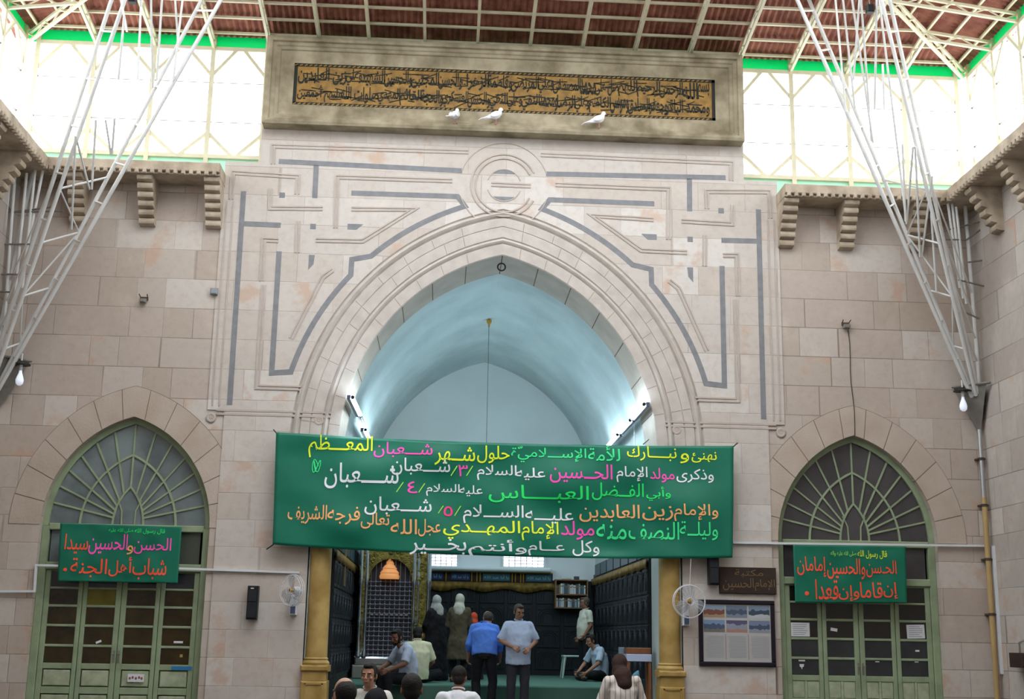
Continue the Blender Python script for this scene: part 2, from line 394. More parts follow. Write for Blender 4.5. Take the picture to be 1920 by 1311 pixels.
# ---- cornices on corbels
def corbel_mesh():
    poly = [(0.02, 8.17)]
    steps = 6
    for i in range(steps):
        zt = 8.17-.118*i; dep = .47-.068*i
        for k in range(6):
            a = pi/2-pi*k/5
            poly.append((-(dep-.035)-.04*cos(a), zt-.054+.05*sin(a)))
        poly.append((-(dep-.07), zt-.112))
    poly.append((0.02, 8.17-.118*steps-.0))
    mb = MB(); mb.prism(poly, -.115, .115, ax=1); return mb
def cornice(n, x0, x1, xs, side=0):
    """front cornice (side 0) or one along the side wall (side -1 / 1)"""
    mb = MB()
    def put(m):   # local frame: run along X, projecting to -Y, wall at y = 0
        if side:
            m.v = [(side*7.4 + y*side, x*1.0, z) for x, y, z in m.v]
        return m
    m = MB(); m.bbox(x0, x1, -.55, .5 if not side else .3, 8.19, 8.34, .012)
    m.box(x0, x1, -.50, 0, 8.15, 8.19)
    root = struct(put(m).build('trim_%d' % n, st_cornice))
    d = MB(); k = x0+.03
    while k < x1-.06:
        d.bbox(k, k+.06, -.56, -.5, 8.14, 8.215, .012); k += .115
    put(d).build('dentil_band', st_cornice, root)
    for x in xs:
        c = corbel_mesh(); c.v = [(a+x, b, z) for a, b, z in c.v]
        put(c).build('corbel', st_cornice, root, smooth=35)
    return root
cornice(1, -6.86, -4.31, (-6.47, -5.43, -4.43)); cornice(2, 4.31, 6.86, (4.43, 5.38, 6.47))
cornice(3, -9, 0.3, (-1.12, -2.2, -3.28, -4.36), -1); cornice(4, -9, 0.3, (-1.12, -2.2, -3.28, -4.36), 1)

# ---- clerestory: braced steel window bays between posts, green sheet bands above and below
green_b = bpy.data.materials.new('backlit green plastic sheet'); green_b.use_nodes = True
g_ = G(green_b); nt = green_b.node_tree; pr = nt.nodes['Principled BSDF']; pr.inputs['Base Color'].default_value = lin('18c987'); pr.inputs['Roughness'].default_value = .35
tl = g_.n('ShaderNodeBsdfTranslucent'); tl.inputs[0].default_value = lin('1de39b'); ms = g_.n('ShaderNodeMixShader'); ms.inputs[0].default_value = .5
nt.links.new(pr.outputs[0], ms.inputs[1]); nt.links.new(tl.outputs[0], ms.inputs[2]); nt.links.new(ms.outputs[0], nt.nodes['Material Output'].inputs[0])
YC = .3; skylit_b = mat('green plastic sheet with painted skylight', 'b4f0d2', .4)  # lower bands: the green is paled to paint in strong skylight
XC = 7.65; ZB, ZT = 8.76, 10.6
wno = [0]
def bar(mb, a, b, w=.035): mb.tube([a, b], w*.7071, 4)
def bay(p, q, posts=True):
    """one window bay between ground points p and q (x, y)"""
    wno[0] += 1; mb = MB(); P = lambda t, z: (p[0]+(q[0]-p[0])*t, p[1]+(q[1]-p[1])*t, z)
    for t in ((0, 1) if posts else (0,)): bar(mb, P(t, 8.4), P(t, ZT+.2), .07)
    bar(mb, P(0, ZB), P(1, ZB), .062); bar(mb, P(0, ZT), P(1, ZT), .066)
    for t in (0, 1):
        bar(mb, P(t, 10.13), P(.5+(t-.5)*.12, ZT), .05); bar(mb, P(t, 9.16), P(.5+(t-.5)*.06, ZB), .05)
    o = struct(mb.build('window_%d' % wno[0], cream))
    r = MB()
    for z in (10.02, 9.345): r.tube([P(0, z), P(1, z)], .0065, 6)
    for t in (.03, .97):
        for z in (10.02, 9.345): r.ell(P(t, z), .02, 8, 6)
    r.build('glazing_bar', rust, o)
posts = [3.84, 4.70, 5.63, 6.57, 7.47]
for s in (-1, 1):
    for a, b in zip(posts, posts[1:]): bay((s*a, YC), (s*b, YC), b == posts[-1])
    y = YC-.14; wtot = 24
    for k in range(5): bay((s*XC, y), (s*XC, y-.93), False); y -= .93
tn = 5
for s in (-1, 1):
    x0, x1 = sorted((s*3.80, s*XC))
    b = MB(); b.box(x0, x1, YC+.02, YC+.035, ZT+.02, ZT+.235); struct(b.build('trim_%d' % tn, green_b)); tn += 1
    b = MB(); b.box(x0, x1, YC+.02, YC+.035, 8.30, 8.75); struct(b.build('trim_%d' % tn, skylit_b)); tn += 1
    xa, xb = sorted((s*(XC+.02), s*(XC+.035)))
    b = MB(); b.box(xa, xb, -22.2, YC, ZT+.02, ZT+.235); struct(b.build('trim_%d' % tn, green_b)); tn += 1
b = MB(); b.box(-3.80, 3.80, YC+.02, YC+.035, ZT+.0, ZT+.235); struct(b.build('trim_%d' % tn, green_b)); tn += 1

b = MB(); b.box(-3.88, -3.81, YC+.08, YC+.095, 9.1, 10.2); struct(b.build('trim_%d' % tn, mat('teal green edge sheet', '2f9f8d', .4))); tn += 1
# ---- roof: tiles on purlins and light lattice rafters, hipped at the corners
tile_m = mat('terracotta roof tile underside', 'a06a58', .8, col2='7c4a40', vs=5, bump=.3, bs=30)
SL = .13; ZE = 10.84
def roof(fn, nrow, smax, name, parent=None):
    """fn(s, t, h) -> world point: s along the eave, t run in from the eave, h below/above the slope"""
    mb = MB(); dt = .42
    for r in range(nrow):
        t0 = dt*r-.25; t1 = t0+dt+.05
        L = smax(t0+.1); ds = .05 if r < 7 else .2; k = int(2*L/ds)
        A = []; B = []
        for i in range(k+1):
            s = -L+2*L*i/k; q = i % 2
            A.append(fn(s, t0, -.04+.03*q)); B.append(fn(s, t1, .03+.03*q))
        mb.add(A+B, [(i, i+1, k+2+i, k+1+i) for i in range(k)])
        C = [fn(-L+2*L*i/k, t0, .02+.03) for i in range(k+1)]
        mb.add(A+C, [(i, i+1, k+2+i, k+1+i) for i in range(k)])
    return mb.build(name, tile_m, parent)
front = lambda s, t, h: (s, YC-t, ZE+SL*t+h)
ceil = struct(roof(front, 7, lambda t: max(.3, XC-t+.15), 'ceiling'))
for sd in (-1, 1):
    fn = lambda s, t, h, sd=sd: (sd*(XC-t), -11+s, ZE+SL*t+h)
    roofS = lambda t: 11.45-t
    o = MB(); dt = .42
    mbx = roof(fn, 7, roofS, 'tile_field', ceil)
for r in range(1, 8):
    t = .42*r-.22; L = XC-t
    MB().tube([front(-L, t, -.07), front(L, t, -.07)], .026, 4).build('purlin', cream, ceil)
    for sd in (-1, 1):
        MB().tube([(sd*(XC-t), YC-t, ZE+SL*t-.07), (sd*(XC-t), -8, ZE+SL*t-.07)], .026, 4).build('purlin', cream, ceil)
def lattice(a, b, drop, r=.03, n=8, name='rafter'):
    a, b = Vector(a), Vector(b); D = Vector((0, 0, -drop)); mb = MB()
    mb.tube([a, b], r, 4); mb.tube([a+D, b+D], r, 4)
    for i in range(n):
        p = a.lerp(b, i/n); q = a.lerp(b, (i+.5)/n)+D; w = a.lerp(b, (i+1)/n)
        mb.tube([p, q], r*.45, 5); mb.tube([q, w], r*.45, 5)
    return mb.build(name, cream, ceil)
struct(MB().box(-XC-.1, XC+.1, -22.8, -9.5, 11.2, 11.3).build('ceiling_rear', plaster2))  # unseen rear roof; the opening ahead of it is added to light the facade
for x in [-6.57, -5.63, -4.7, -3.80, -2.993, -2.2, -1.311, -.469, .377, 1.218, 2.071, 2.963, 3.80, 4.7, 5.63, 6.57]:
    tt = min(2.75, XC-abs(x))
    t0 = .12 if abs(x) < 3.75 else .02
    lattice(front(x, t0, -.10), front(x, tt, -.10), .13, n=max(2, int(tt/.45)))
for s in (-1, 1):
    lattice((s*XC, YC, ZE-.1), (s*(XC-2.75), YC-2.75, ZE+SL*2.75-.1), .16, .032, 8, 'hip_rafter')
    for y in (-.77, -1.70, -2.63, -3.56, -4.5, -5.4):
        tt = min(2.75, YC-y)
        lattice((s*XC, y, ZE-.1), (s*(XC-tt), y, ZE+SL*tt-.1), .13, n=max(2, int(tt/.45)))

# ---- the vaulted hall behind the great arch
soff = arc_pts(0, 30); foot = [(-2.37, 3.62)]+soff+[(2.37, 3.62)]
HW = 2.42
vault_pts = [(-HW, .28), (-HW, AZ)] + arc_pts(.05, 24) + [(HW, AZ), (HW, .28)]
v = MB(); vp = arc_pts(.05, 26); reveal(v, vp, 1.0, 8.0); struct(v.build('ceiling_vault', plaster, smooth=40, fix=False))
MATW = mat('white lime plaster of the hall', 'c6cfce', .6, var=.1, vs=1.1)
struct(MB().box(-HW-.3, -HW, .02, 8.3, .28, 4.2).build('wall_hall_left', MATW))
struct(MB().box(HW, HW+.3, .02, 8.3, .28, 4.2).build('wall_hall_right', MATW))
hb = MB(); hb.box(-HW-.3, HW+.3, 8.0, 8.3, .28, 4.2); hb.prism(arc_pts(.05, 24), 8.0, 8.3); hb.box(-3.4, 3.4, .5, 8.3, 7.6, 7.7); hb.box(-3.4, -3.3, .5, 8.3, 0, 7.7); hb.box(3.3, 3.4, .5, 8.3, 0, 7.7); hb.box(-3.4, 3.4, 8.3, 8.35, 0, 7.7); hb.box(-3.4, 3.4, .45, 8.3, -.25, -.2)
wall_hb = struct(hb.build('wall_hall_back', plaster2))
# ================================================================== the carved stone portal
portal = thing('wall_portal', 'tall carved limestone portal with blue grey interlaced bands around the great pointed arch', 'portal')
portal['kind'] = 'structure'
D0 = .735
pb = MB(); hole = arc_pts(D0, 30)
hole = [(-2.37-D0, .28)] + hole + [(2.37+D0, .28)]
arch_sheet(pb, -4.08, 4.08, .0, 8.57, hole, YP)
for s in (-1, 1):
    x = s*4.33
    pb.add([(s*4.08, YP, 0), (s*4.08, .0, 0), (s*4.08, .0, 4.66), (s*4.08, YP, 4.66)], [(0,1,2,3)])
    pb.add([(s*4.08, YP, 4.66), (s*4.08, 0, 4.66), (x, 0, 4.66), (x, YP, 4.66)], [(0,1,2,3)])
    pb.add([(s*4.08, YP, 4.66), (x, YP, 4.66), (x, YP, 8.57), (s*4.08, YP, 8.57)], [(0,1,2,3)])
    pb.add([(x, YP, 4.66), (x, .0, 4.66), (x, .0, 8.57), (x, YP, 8.57)], [(0,1,2,3)])
    pb.add([(x, YP, 8.57), (x, .5, 8.57), (s*3.8, .5, 8.57), (s*3.8, YP, 8.57)], [(0,1,2,3)])
    pb.add([(s*3.8, YP, 8.57), (s*3.8, .5, 8.57), (s*3.8, .5, 10.6), (s*3.8, YP, 10.6)], [(0,1,2,3)])
    pb.add([(x, .0, 8.3), (x, .5, 8.3), (x, .5, 8.57), (x, .0, 8.57)], [(0,1,2,3)])
pb.add([(-3.8, YP, 8.57), (3.8, YP, 8.57), (3.8, YP, 10.6), (-3.8, YP, 10.6)], [(0,1,2,3)])
pb.add([(-3.8, YP, 10.6), (3.8, YP, 10.6), (3.8, .5, 10.6), (-3.8, .5, 10.6)], [(0,1,2,3)])
pb.add([(-4.33, .5, 7.3), (4.33, .5, 7.3), (4.33, .5, 8.57), (-4.33, .5, 8.57)], [(0,1,2,3)])
pb.add([(-3.8, .5, 8.57), (3.8, .5, 8.57), (3.8, .5, 10.6), (-3.8, .5, 10.6)], [(0,1,2,3)])
pb.build('wall_block', st_portal, portal)
# moulded archivolt, swept along the arch
prof = [(0, .02), (0, YP+.012), (.012, YP), (.17, YP), (.185, YP+.022), (.205, YP-.004), (.228, YP-.02), (.25, YP-.004), (.27, YP+.022), (.285, YP),
        (.44, YP), (.45, YP+.012), (.46, YP), (.585, YP), (.605, YP+.025), (.63, YP-.006), (.66, YP-.028), (.69, YP-.006), (.715, YP+.025), (.735, YP)]
am = MB(); rows = []
for d, y in prof:
    pts = [(-2.37-d, 3.62)] + arc_pts(d, 30) + [(2.37+d, 3.62)]
    rows.append([(x, y, z) for x, z in pts])
b0 = 0
for r0, r1 in zip(rows, rows[1:]):
    n = len(r0); am.add(r0+r1, [(i, i+1, n+i+1, n+i) for i in range(n-1)])
am.build('archivolt', st_plain, portal, smooth=30)
jb = MB(); NV = 30
for k in range(2, 2*NV-1, 3):
    if k in (NV-1, NV, NV+1): continue
    for da, db in ((.012, .17), (.285, .44), (.46, .585)):
        if (k//3) % 2 and da > .2 and da < .4: kk = k+1
        else: kk = k
        a = arc_pts(da, NV)[kk]; b = arc_pts(db, NV)[kk]; ribbon(jb, [a, b], .007, YP-.0015, YP+.005)
for z in (3.9,):
    for s in (-1, 1): ribbon(jb, [(s*2.38, z), (s*2.95, z)], .008, YP-.0015, YP+.005)
jb.build('mortar_joint', mat('fine joint of the arch', '8d7866', .9), portal)
# lower jambs (hidden behind the banner) widen into nooks for the columns
for s in (-1, 1):
    jm = MB()
    x0, x1 = sorted((s*(2.37+D0), s*2.735)); jm.box(x0, x1, YP, .02, .28, 3.62)
    x0, x1 = sorted((s*2.735, s*3.3)); jm.box(x0, x1, YP+.01, .5, .28, 3.62)
    x0, x1 = sorted((s*2.36, s*2.74)); jm.box(x0, x1, YP+.004, .42, 3.58, 3.68)
    jm.build('jamb', st_portal, portal)
# soffit blocks of the arch, one metre deep
sof = MB(); st = [(-2.37, 3.62)]+arc_pts(0, 28)+[(2.37, 3.62)]
sp = arc_pts(0, 56); cut = list(range(0, len(sp), 8))
for a, b in zip(cut, cut[1:]):
    seg = sp[a:b+1]; e = .008
    q = [Vector(p) for p in seg]; q[0] = q[0]+(q[1]-q[0]).normalized()*e; q[-1] = q[-1]+(q[-2]-q[-1]).normalized()*e
    n = len(q); sof.add([(p.x, YP+.014, p.y) for p in q]+[(p.x, 1.02, p.y) for p in q], [(i, i+1, n+i+1, n+i) for i in range(n-1)], 0)
reveal(sof, arc_pts(.008, 28), YP+.016, 1.02, 1)
for i in cut[1:-1]:
    p = Vector(sp[i]); d = (Vector(sp[i+1])-Vector(sp[i-1])).normalized()*.01
    nrm = Vector((-d.y, d.x)).normalized()*.004
    sof.add([(p.x-d.x+nrm.x, YP+.02, p.y-d.y+nrm.y), (p.x+d.x+nrm.x, YP+.02, p.y+d.y+nrm.y), (p.x+d.x+nrm.x, 1.02, p.y+d.y+nrm.y), (p.x-d.x+nrm.x, 1.02, p.y-d.y+nrm.y)], [(0,1,2,3)], 1)
for s in (-1, 1): sof.add([(s*2.37, YP+.014, 4.2), (s*2.37, 1.02, 4.2), (s*2.37, 1.02, 3.6), (s*2.37, YP+.014, 3.6)], [(0,1,2,3)], 0)
vr = arc_pts(.05, 56); n = len(sp)
sof.add([(x, 1.02, z) for x, z in sp]+[(x, 1.02, z) for x, z in vr], [(i, i+1, n+i+1, n+i) for i in range(n-1)], 0)
sof.build('arch_soffit', [mat('grey limestone of the arch soffit', 'b3aba0', .8, var=.18, vs=2.2, bump=.2, bs=25), st_joint], portal)

# blue grey inlay bands
def wp(px, py): p = at(px, py, YP); return (p.x, p.z)
IN = []
def band(px, w=.08, mirror=True, world=False):
    pts = [p if world else wp(*p) for p in px]
    for s in ((1, -1) if mirror else (1,)):
        mb = MB(); ribbon(mb, [(s*x, z) for x, z in pts], w, YP-.004, YP+.01); mb.build('inlay_band', inlay, portal)
def poly(px, mirror=True, world=False):
    pts = [p if world else wp(*p) for p in px]
    for s in ((1, -1) if mirror else (1,)):
        mb = MB(); mb.prism([(s*x, z) for x, z in pts], YP-.004, YP+.01); mb.build('inlay_piece', inlay, portal)
def arcpart(d, xa, xb, n=14):
    """points of the arch curve at offset d from |x|=xa to |x|=xb on the left"""
    r = AR_+d; out = []
    ta = math.acos((AC+xa)/r); tb = math.acos((AC+xb)/r)
    for i in range(n+1):
        t = ta+(tb-ta)*i/n; out.append((AC-r*cos(t), AZ+r*sin(t)))
    return out
A = wp
zt, zs = 8.605, 8.585
band([(-3.51, 8.60), (-.66, 8.555)], world=True)
band([(-2.93, 8.56), (-2.925, 8.02)], world=True)
poly([(-3.47-.0, 8.09), (-3.385, 8.09), (-3.385, 8.005), (-3.47, 8.005)], world=True)
c4 = [A(658.7, 362), A(858, 368.5)] + arcpart(.91, .60, 2.02) + [(-2.31, 7.05)] + [(-2.315, 6.80)] + arcpart(.91, 2.36, 3.135)
c4 = [c4[0], c4[1]] + c4[2:] + [(-3.42, 5.24), (-3.42, 7.14)]
band(c4, world=True)
band([(-4.02, 8.09), (-4.01, 4.74)], world=True)
band([(-3.98, 7.565), (-3.42, 7.56)], world=True)
poly([(-2.97, 7.60), (-2.885, 7.60), (-2.885, 7.515), (-2.97, 7.515)], world=True)
poly([(-2.40, 7.62), (-2.16, 7.62), (-2.26, 7.53), (-2.40, 7.53)], world=True)
poly([(-2.965, 7.10), (-2.875, 7.10), (-2.89, 6.95), (-2.965, 6.86)], world=True)
CZ = 8.34
for sg in (1, -1):
    a0 = math.asin(.19/.262); seg = [(.262*cos(a0+(pi-2*a0)*i/8), CZ+sg*.262*sin(a0+(pi-2*a0)*i/8)) for i in range(9)]
    poly(seg, mirror=False, world=True)

# carved strapwork: paired fillets on the straps, central knot
sw = MB()
def strap(px, gap=.05, w=.024, world=False, mirror=True, h=.013):
    pts = [p if world else wp(*p) for p in px]
    for s in ((1, -1) if mirror else (1,)):
        P = [Vector((s*x, z)) for x, z in pts]
        for o in (-gap/2, gap/2):
            Q = []
            for i in range(len(P)):
                d1 = (P[i]-P[i-1]).normalized() if i else (P[1]-P[0]).normalized()
                d2 = (P[i+1]-P[i]).normalized() if i < len(P)-1 else d1
                n1 = Vector((-d1.y, d1.x)); m = n1+Vector((-d2.y, d2.x)); m = m.normalized() if m.length > 1e-6 else n1
                Q.append(P[i]+m*o/max(.35, m.dot(n1)))
            ribbon(sw, [(q.x, q.y) for q in Q], w, YP-h, YP+.01)
strap([(512, 308), (512, 274), (878, 285)])
strap([(-4.20, 7.95), (-4.20, 8.39), (-3.20, 8.36), (-3.20, 8.07)], world=True)
strap([(507, 354), (507, 390), (605, 391)])
strap([(629, 428), (632, 332), (848, 339)])
strap([(659, 392), (775, 393), (680, 452), (592, 450)])
strap([(-3.66, 6.66), (-3.66, 7.32), (-3.44, 7.315)], world=True)
strap([(546, 635), (605, 520), (624, 506)])
strap([(557, 474), (559, 415)])
strap([(-3.62, 6.6), (-3.62, 5.02), (-2.96, 5.02)] + arcpart(.66, 2.96, 2.6, 6), world=True)
for x in (-4.16, -4.26): ribbon(sw, [(x, 7.92), (x, 4.72)], .02, YP-.012, YP+.01); ribbon(sw, [(-x, 7.92), (-x, 4.72)], .02, YP-.012, YP+.01)
ring = lambda r, a0, a1, n=28: [(r*cos(a0+(a1-a0)*i/n), CZ+r*sin(a0+(a1-a0)*i/n)) for i in range(n+1)]
strap(ring(.48, radians(25), radians(333)), world=True, mirror=False, gap=.07, h=.017)
for r in (.70, .265):
    ribbon(sw, ring(r, radians(18), radians(162)), .014, YP-.010, YP+.01); [ribbon(sw, ring(r, radians(a0), radians(a1), 12), .014, YP-.010, YP+.01) for a0, a1 in (((198, 342),) if r < .5 else ((198, 232), (308, 342)))]
strap([(-.2, 8.35), (.42, 8.345)], world=True, mirror=False)
# moulding and scrolls at the foot of the bands
for s in (-1, 1):
    for z in (4.60, 4.66): ribbon(sw, [(s*4.2, z), (s*2.5, z)], .03, YP-.006, YP+.01)
    for x in (4.27, 2.68):
        sw.lathe([(0, -.004), (.02, -.008), (.028, -.003), (.045, -.009), (.065, -.008), (.075, 0.)], (s*x, YP+.002, 4.54), 16, axis='Y')
sw.build('carved_strapwork', st_line, portal)

# framed inscription above the arch
panel = thing('inscription_panel', 'long gold inscription board with dark script in a moulded stone frame at the top', 'inscription', (0, YP, 9.13))
X1, Zb, Zt = 3.77, 9.13, 10.6
fp = [(0, YP-.001), (0, -.27), (.05, -.29), (.09, -.29), (.105, -.25), (.15, -.235), (.165, -.215), (.21, -.205), (.225, -.18), (.40, -.15), (.43, -.15), (.43, -.125)]
fr = MB(); rows = []
for d, y in fp:
    kx = 1.0; dz = d*.375/.43; dt = d*.395/.43
    rows.append([(-X1+d, y, Zb+dz), (X1-d, y, Zb+dz), (X1-d, y, Zt-dt), (-X1+d, y, Zt-dt)])
for r0, r1 in zip(rows, rows[1:]): fr.add(r0+r1, [(i, (i+1) % 4, 4+(i+1) % 4, 4+i) for i in range(4)])
fr.build('stone_frame', st_pale, panel)
bx, bz0, bz1 = 3.34, 9.505, 10.205
gold_b = mat('gilt inscription ground', 'a07a3a', .5, .1, col2='775b30', vs=7, bump=.3, bs=60)
ink = mat('dark green black script', '1c2018', .6)
MB().box(-bx, bx, -.128, YP-.001, bz0, bz1).build('gilt_board', gold_b, panel)
bd = MB()
for x0, x1, z0, z1 in ((-bx, bx, bz0, bz0+.05), (-bx, bx, bz1-.045, bz1), (-bx, -bx+.05, bz0, bz1), (bx-.05, bx, bz0, bz1)): bd.box(x0, x1, -.136, -.127, z0, z1)
bd.build('dark_border', ink, panel)
k = -bx+.03; bp_ = MB()
while k < bx-.05:
    for z in (bz0+.025, bz1-.0225): bp_.obox((k, -.137, z), (.022, 0, .010), (0, .002, 0), (-.004, 0, .008))
    k += .075
bp_.build('border_pattern', gold_b, panel)
flat = lambda y: (lambda x, z: y)
L1 = ['بسم', 'الله', 'الرحمن', 'الرحيم', 'اللهم', 'صل على', 'محمد', 'المصطفى', 'وعلي', 'المرتضى', 'وفاطمة', 'الزهراء', 'والحسن', 'المجتبى', 'والحسين', 'الشهيد', 'وعلي', 'زين العابدين']
L2 = ['ومحمد الباقر', 'وجعفر', 'الصادق', 'وموسى', 'الكاظم', 'وعلي', 'الرضا', 'ومحمد', 'التقي', 'وعلي', 'النقي', 'والحسن', 'العسكري', 'والحجة', 'القائم', 'المهدي', 'صلوات الله', 'عليهم أجمعين']
for L, z0, z1 in ((L1, 9.875, 10.135), (L2, 9.575, 9.835)):
    ws = [max(2.2, len(w)*.95) for w in L]; tot = sum(ws); x = bx-.09; mb = MB()
    for w, q in zip(L, ws):
        wd = q/tot*(2*bx-.18)
        letters(mb, w, x-wd*1.04, x, z0-.01, z1+.015, flat(-.134), fat=.022)
        x -= wd
    # long sweeping strokes and small marks woven through the line
    k = -bx+.2
    while k < bx-.2:
        a = RND.uniform(-.3, .5); l = RND.uniform(.05, .14); zc = RND.uniform(z0+.04, z1-.03)
        mb.obox((k, -.134, zc), (l*cos(a), 0, l*sin(a)), (0, .003, 0), (0, 0, .007)); k += RND.uniform(.045, .09)
    mb.build('script_line', ink, panel)

# ================================================================== columns in the nooks of the arch
gold_st = mat('yellow ochre painted stone', 'bd9f62', .5, col2='9a7d43', vs=3.5, bump=.2, bs=12)
for s, lab in ((-1, 'yellow ochre column left of the hall opening beside the black speaker and shrine'), (1, 'yellow ochre column right of the hall opening beside the notice board')):
    cx, cy = s*2.553, .06
    t = thing('column', lab, 'column', (cx, cy, .28), 'ochre columns of the great arch')
    pd = MB(); pd.bbox(cx-.185, cx+.185, cy-.185, cy+.185, .28, .80, .02); pd.bbox(cx-.2, cx+.2, cy-.2, cy+.2, .28, .42, .015)
    pd.bbox(cx-.2, cx+.2, cy-.2, cy+.2, .93, 1.02, .02); pd.box(cx-.17, cx+.17, cy-.17, cy+.17, .8, .95)
    pd.build('pedestal', gold_st, t)
    pl = MB()
    for x0, x1, z0, z1 in ((-.13, .13, .46, .48), (-.13, .13, .75, .77), (-.13, -.11, .46, .77), (.11, .13, .46, .77)): pl.box(cx+x0, cx+x1, cy-.198, cy-.18, z0, z1)
    pl.build('sunk_panel_moulding', gold_st, t)
    MB().lathe([(.19, 1.02), (.195, 1.05), (.18, 1.075), (.165, 1.09), (.175, 1.105), (.16, 1.125)], (cx, cy, 0), 32).build('base', gold_st, t, smooth=35)
    MB().lathe([(.158, 1.12), (.157, 1.9), (.152, 2.7), (.147, 3.22)], (cx, cy, 0), 32).build('shaft', gold_st, t, smooth=35)
    cp = MB().lathe([(.147, 3.2), (.165, 3.22), (.15, 3.25), (.16, 3.33), (.19, 3.42), (.2, 3.45)], (cx, cy, 0), 32); cp.bbox(cx-.2, cx+.185, cy-.2, cy+.2, 3.45, 3.58, .02)
    cp.build('capital', gold_st, t, smooth=35)

# ================================================================== arched double doors
gl_l = mat('grey frosted fanlight glass', '7c898b', .25, col2='5c6669', vs=2.0, spec=.5)
gl_r = mat('dark fanlight glass', '4d494c', .25, col2='3c393c', vs=2., spec=.5)
gl_k = mat('dark door glass', '25231f', .15, spec=.5)
gl_o = mat('brown door glass over a dim room', '3a2d10', .2, col2='241c0c', vs=3, spec=.5)
gl_y = mat('olive door glass over a curtain', '77701a', .25, col2='5c560f', vs=4, spec=.4)
gl_d = mat('blue grey door glass', '35383c', .15, col2='2a2b30', vs=3, spec=.5)
pal = mat('pale chipped door panel', 'b2bb9f', .6, col2='95a083', vs=9)
paper = mat('white paper sheet', 'dcdde2', .8)
def door(n, s, fan, panes):
    cx = s*DX; w0 = 1.21; yf = .12
    fr = MB(); ao = arc_pts(0, 20, DC, DR, DZ, cx); ai = arc_pts(-.085, 20, DC, DR, DZ, cx)
    m = len(ao); fr.add([(x, yf, z) for x, z in ao]+[(x, yf, z) for x, z in ai]+[(x, yf+.08, z) for x, z in ai]+[(x, yf+.08, z) for x, z in ao], [(i, i+1, m+i+1, m+i) for i in range(m-1)]+[(m+i, m+i+1, 2*m+i+1, 2*m+i) for i in range(m-1)]+[(3*m+i, 3*m+i+1, 2*m+i+1, 2*m+i) for i in range(m-1)])
    for sx in (-1, 1):
        a, b = sorted((cx+sx*(w0-.11), cx+sx*w0)); fr.bbox(a, b, yf, yf+.1, 0, DZ, .008)
    fr.bbox(cx-w0+.1, cx+w0-.1, yf-.01, yf+.09, 2.86, 2.955, .01)
    fr.bbox(cx-w0+.1, cx+w0-.1, yf-.015, yf+.09, 2.29, 2.40, .012)
    for x in (cx-.62, cx, cx+.62): fr.bbox(x-.03, x+.03, yf+.01, yf+.08, 2.40, 2.86, .008)
    o = struct(fr.build('door_%d' % n, green_paint))
    # fanlight glass and bars
    inr = arc_pts(-.08, 20, DC, DR, DZ, cx)
    mb = MB(); mb.prism([(x, z) for x, z in inr], yf+.045, yf+.055); mb.build('fanlight_glass', fan, o)
    fb = MB(); zb = 2.955
    r1 = arc_pts(-.52, 16, DC, DR, DZ, cx); ribbon(fb, r1, .03, yf+.02, yf+.05)
    def small(w, h, n=10):
        cc = (h*h-w*w)/(2*w); cc = max(cc, 0.01); R = w+cc; tm = math.acos(cc/R)
        L = [(cx+cc-R*cos(tm*i/n), zb+R*sin(tm*i/n)) for i in range(n+1)]
        return L+[(2*cx-x, z) for x, z in reversed(L[:-1])]
    r2 = small(.22, .55); ribbon(fb, r2, .028, yf+.02, yf+.05)
    for sx in (-1, 1): ribbon(fb, [(cx+sx*.22*.42, zb), (cx+sx*.1, zb+.2), (cx+sx*.17, zb+.36)], .02, yf+.028, yf+.044)
    outp = [Vector(p) for p in inr]
    for k in range(1, 14):
        an = pi*k/14; d = Vector((-cos(an), sin(an)))
        org = Vector((cx, zb+.05))
        def hit(L):
            best = None
            for a, b in zip(L, L[1:]):
                a = Vector(a)-org; b = Vector(b)-org; e = b-a; den = d.x*e.y-d.y*e.x
                if abs(den) < 1e-9: continue
                t = (a.x*e.y-a.y*e.x)/den; u = (a.x*d.y-a.y*d.x)/den
                if t > 0 and -1e-6 <= u <= 1+1e-6: best = t if best is None else max(best, t)
            return best
        t0, t1 = hit(r2), hit([tuple(p) for p in outp])
        if t1 is None: continue
        p0 = org+d*((t0 or .2)); p1 = org+d*t1
        ribbon(fb, [tuple(p0), tuple(p1)], .026, yf+.0245, yf+.047)
    fb.build('fanlight_bars', green_paint, o)
    for k in range(4):
        x0 = cx-w0+.11+k*.5475 + .02; x1 = x0+.5
        g = MB().box(x0, x1, yf+.045, yf+.055, 2.40, 2.86); g.build('transom_pane', (gl_l if k < 3 else mat('dim olive transom glass', '4a4f46', .25, spec=.5)) if s < 0 else gl_r, o)
    # four leaves
    rows = [(2.05, 2.27), (1.80, 2.02), (1.525, 1.765), (1.245, 1.49), (.985, 1.21)]
    lw = (2*w0-.22)/4
    for k in range(4):
        x0 = cx-w0+.11+k*lw+.004; x1 = x0+lw-.008; st = .068 if k in (0, 3) else .062
        a, b = (x0+.075, x1-.062) if k in (0, 2) else (x0+.062, x1-.075)
        lf = MB(); yl = yf+.02
        lf.bbox(x0, a, yl, yl+.05, .02, 2.29, .006); lf.bbox(b, x1, yl, yl+.05, .02, 2.29, .006)
        edges = [2.29]+[z for r in rows for z in (r[1], r[0])]+[.905]
        for i in range(0, len(edges)-1, 2): lf.bbox(a, b, yl+.004, yl+.05, edges[i+1], edges[i], .005)
        lf.bbox(a, b, yl+.004, yl+.05, .565, .66, .005); lf.bbox(a, b, yl+.004, yl+.05, .02, .12, .005)
        leaf = lf.build('door_leaf', green_paint, o)
        for i, (z0, z1) in enumerate(rows):
            MB().box(a-.005, b+.005, yl+.022, yl+.028, z0-.005, z1+.005).build('pane', panes(k, i), leaf)
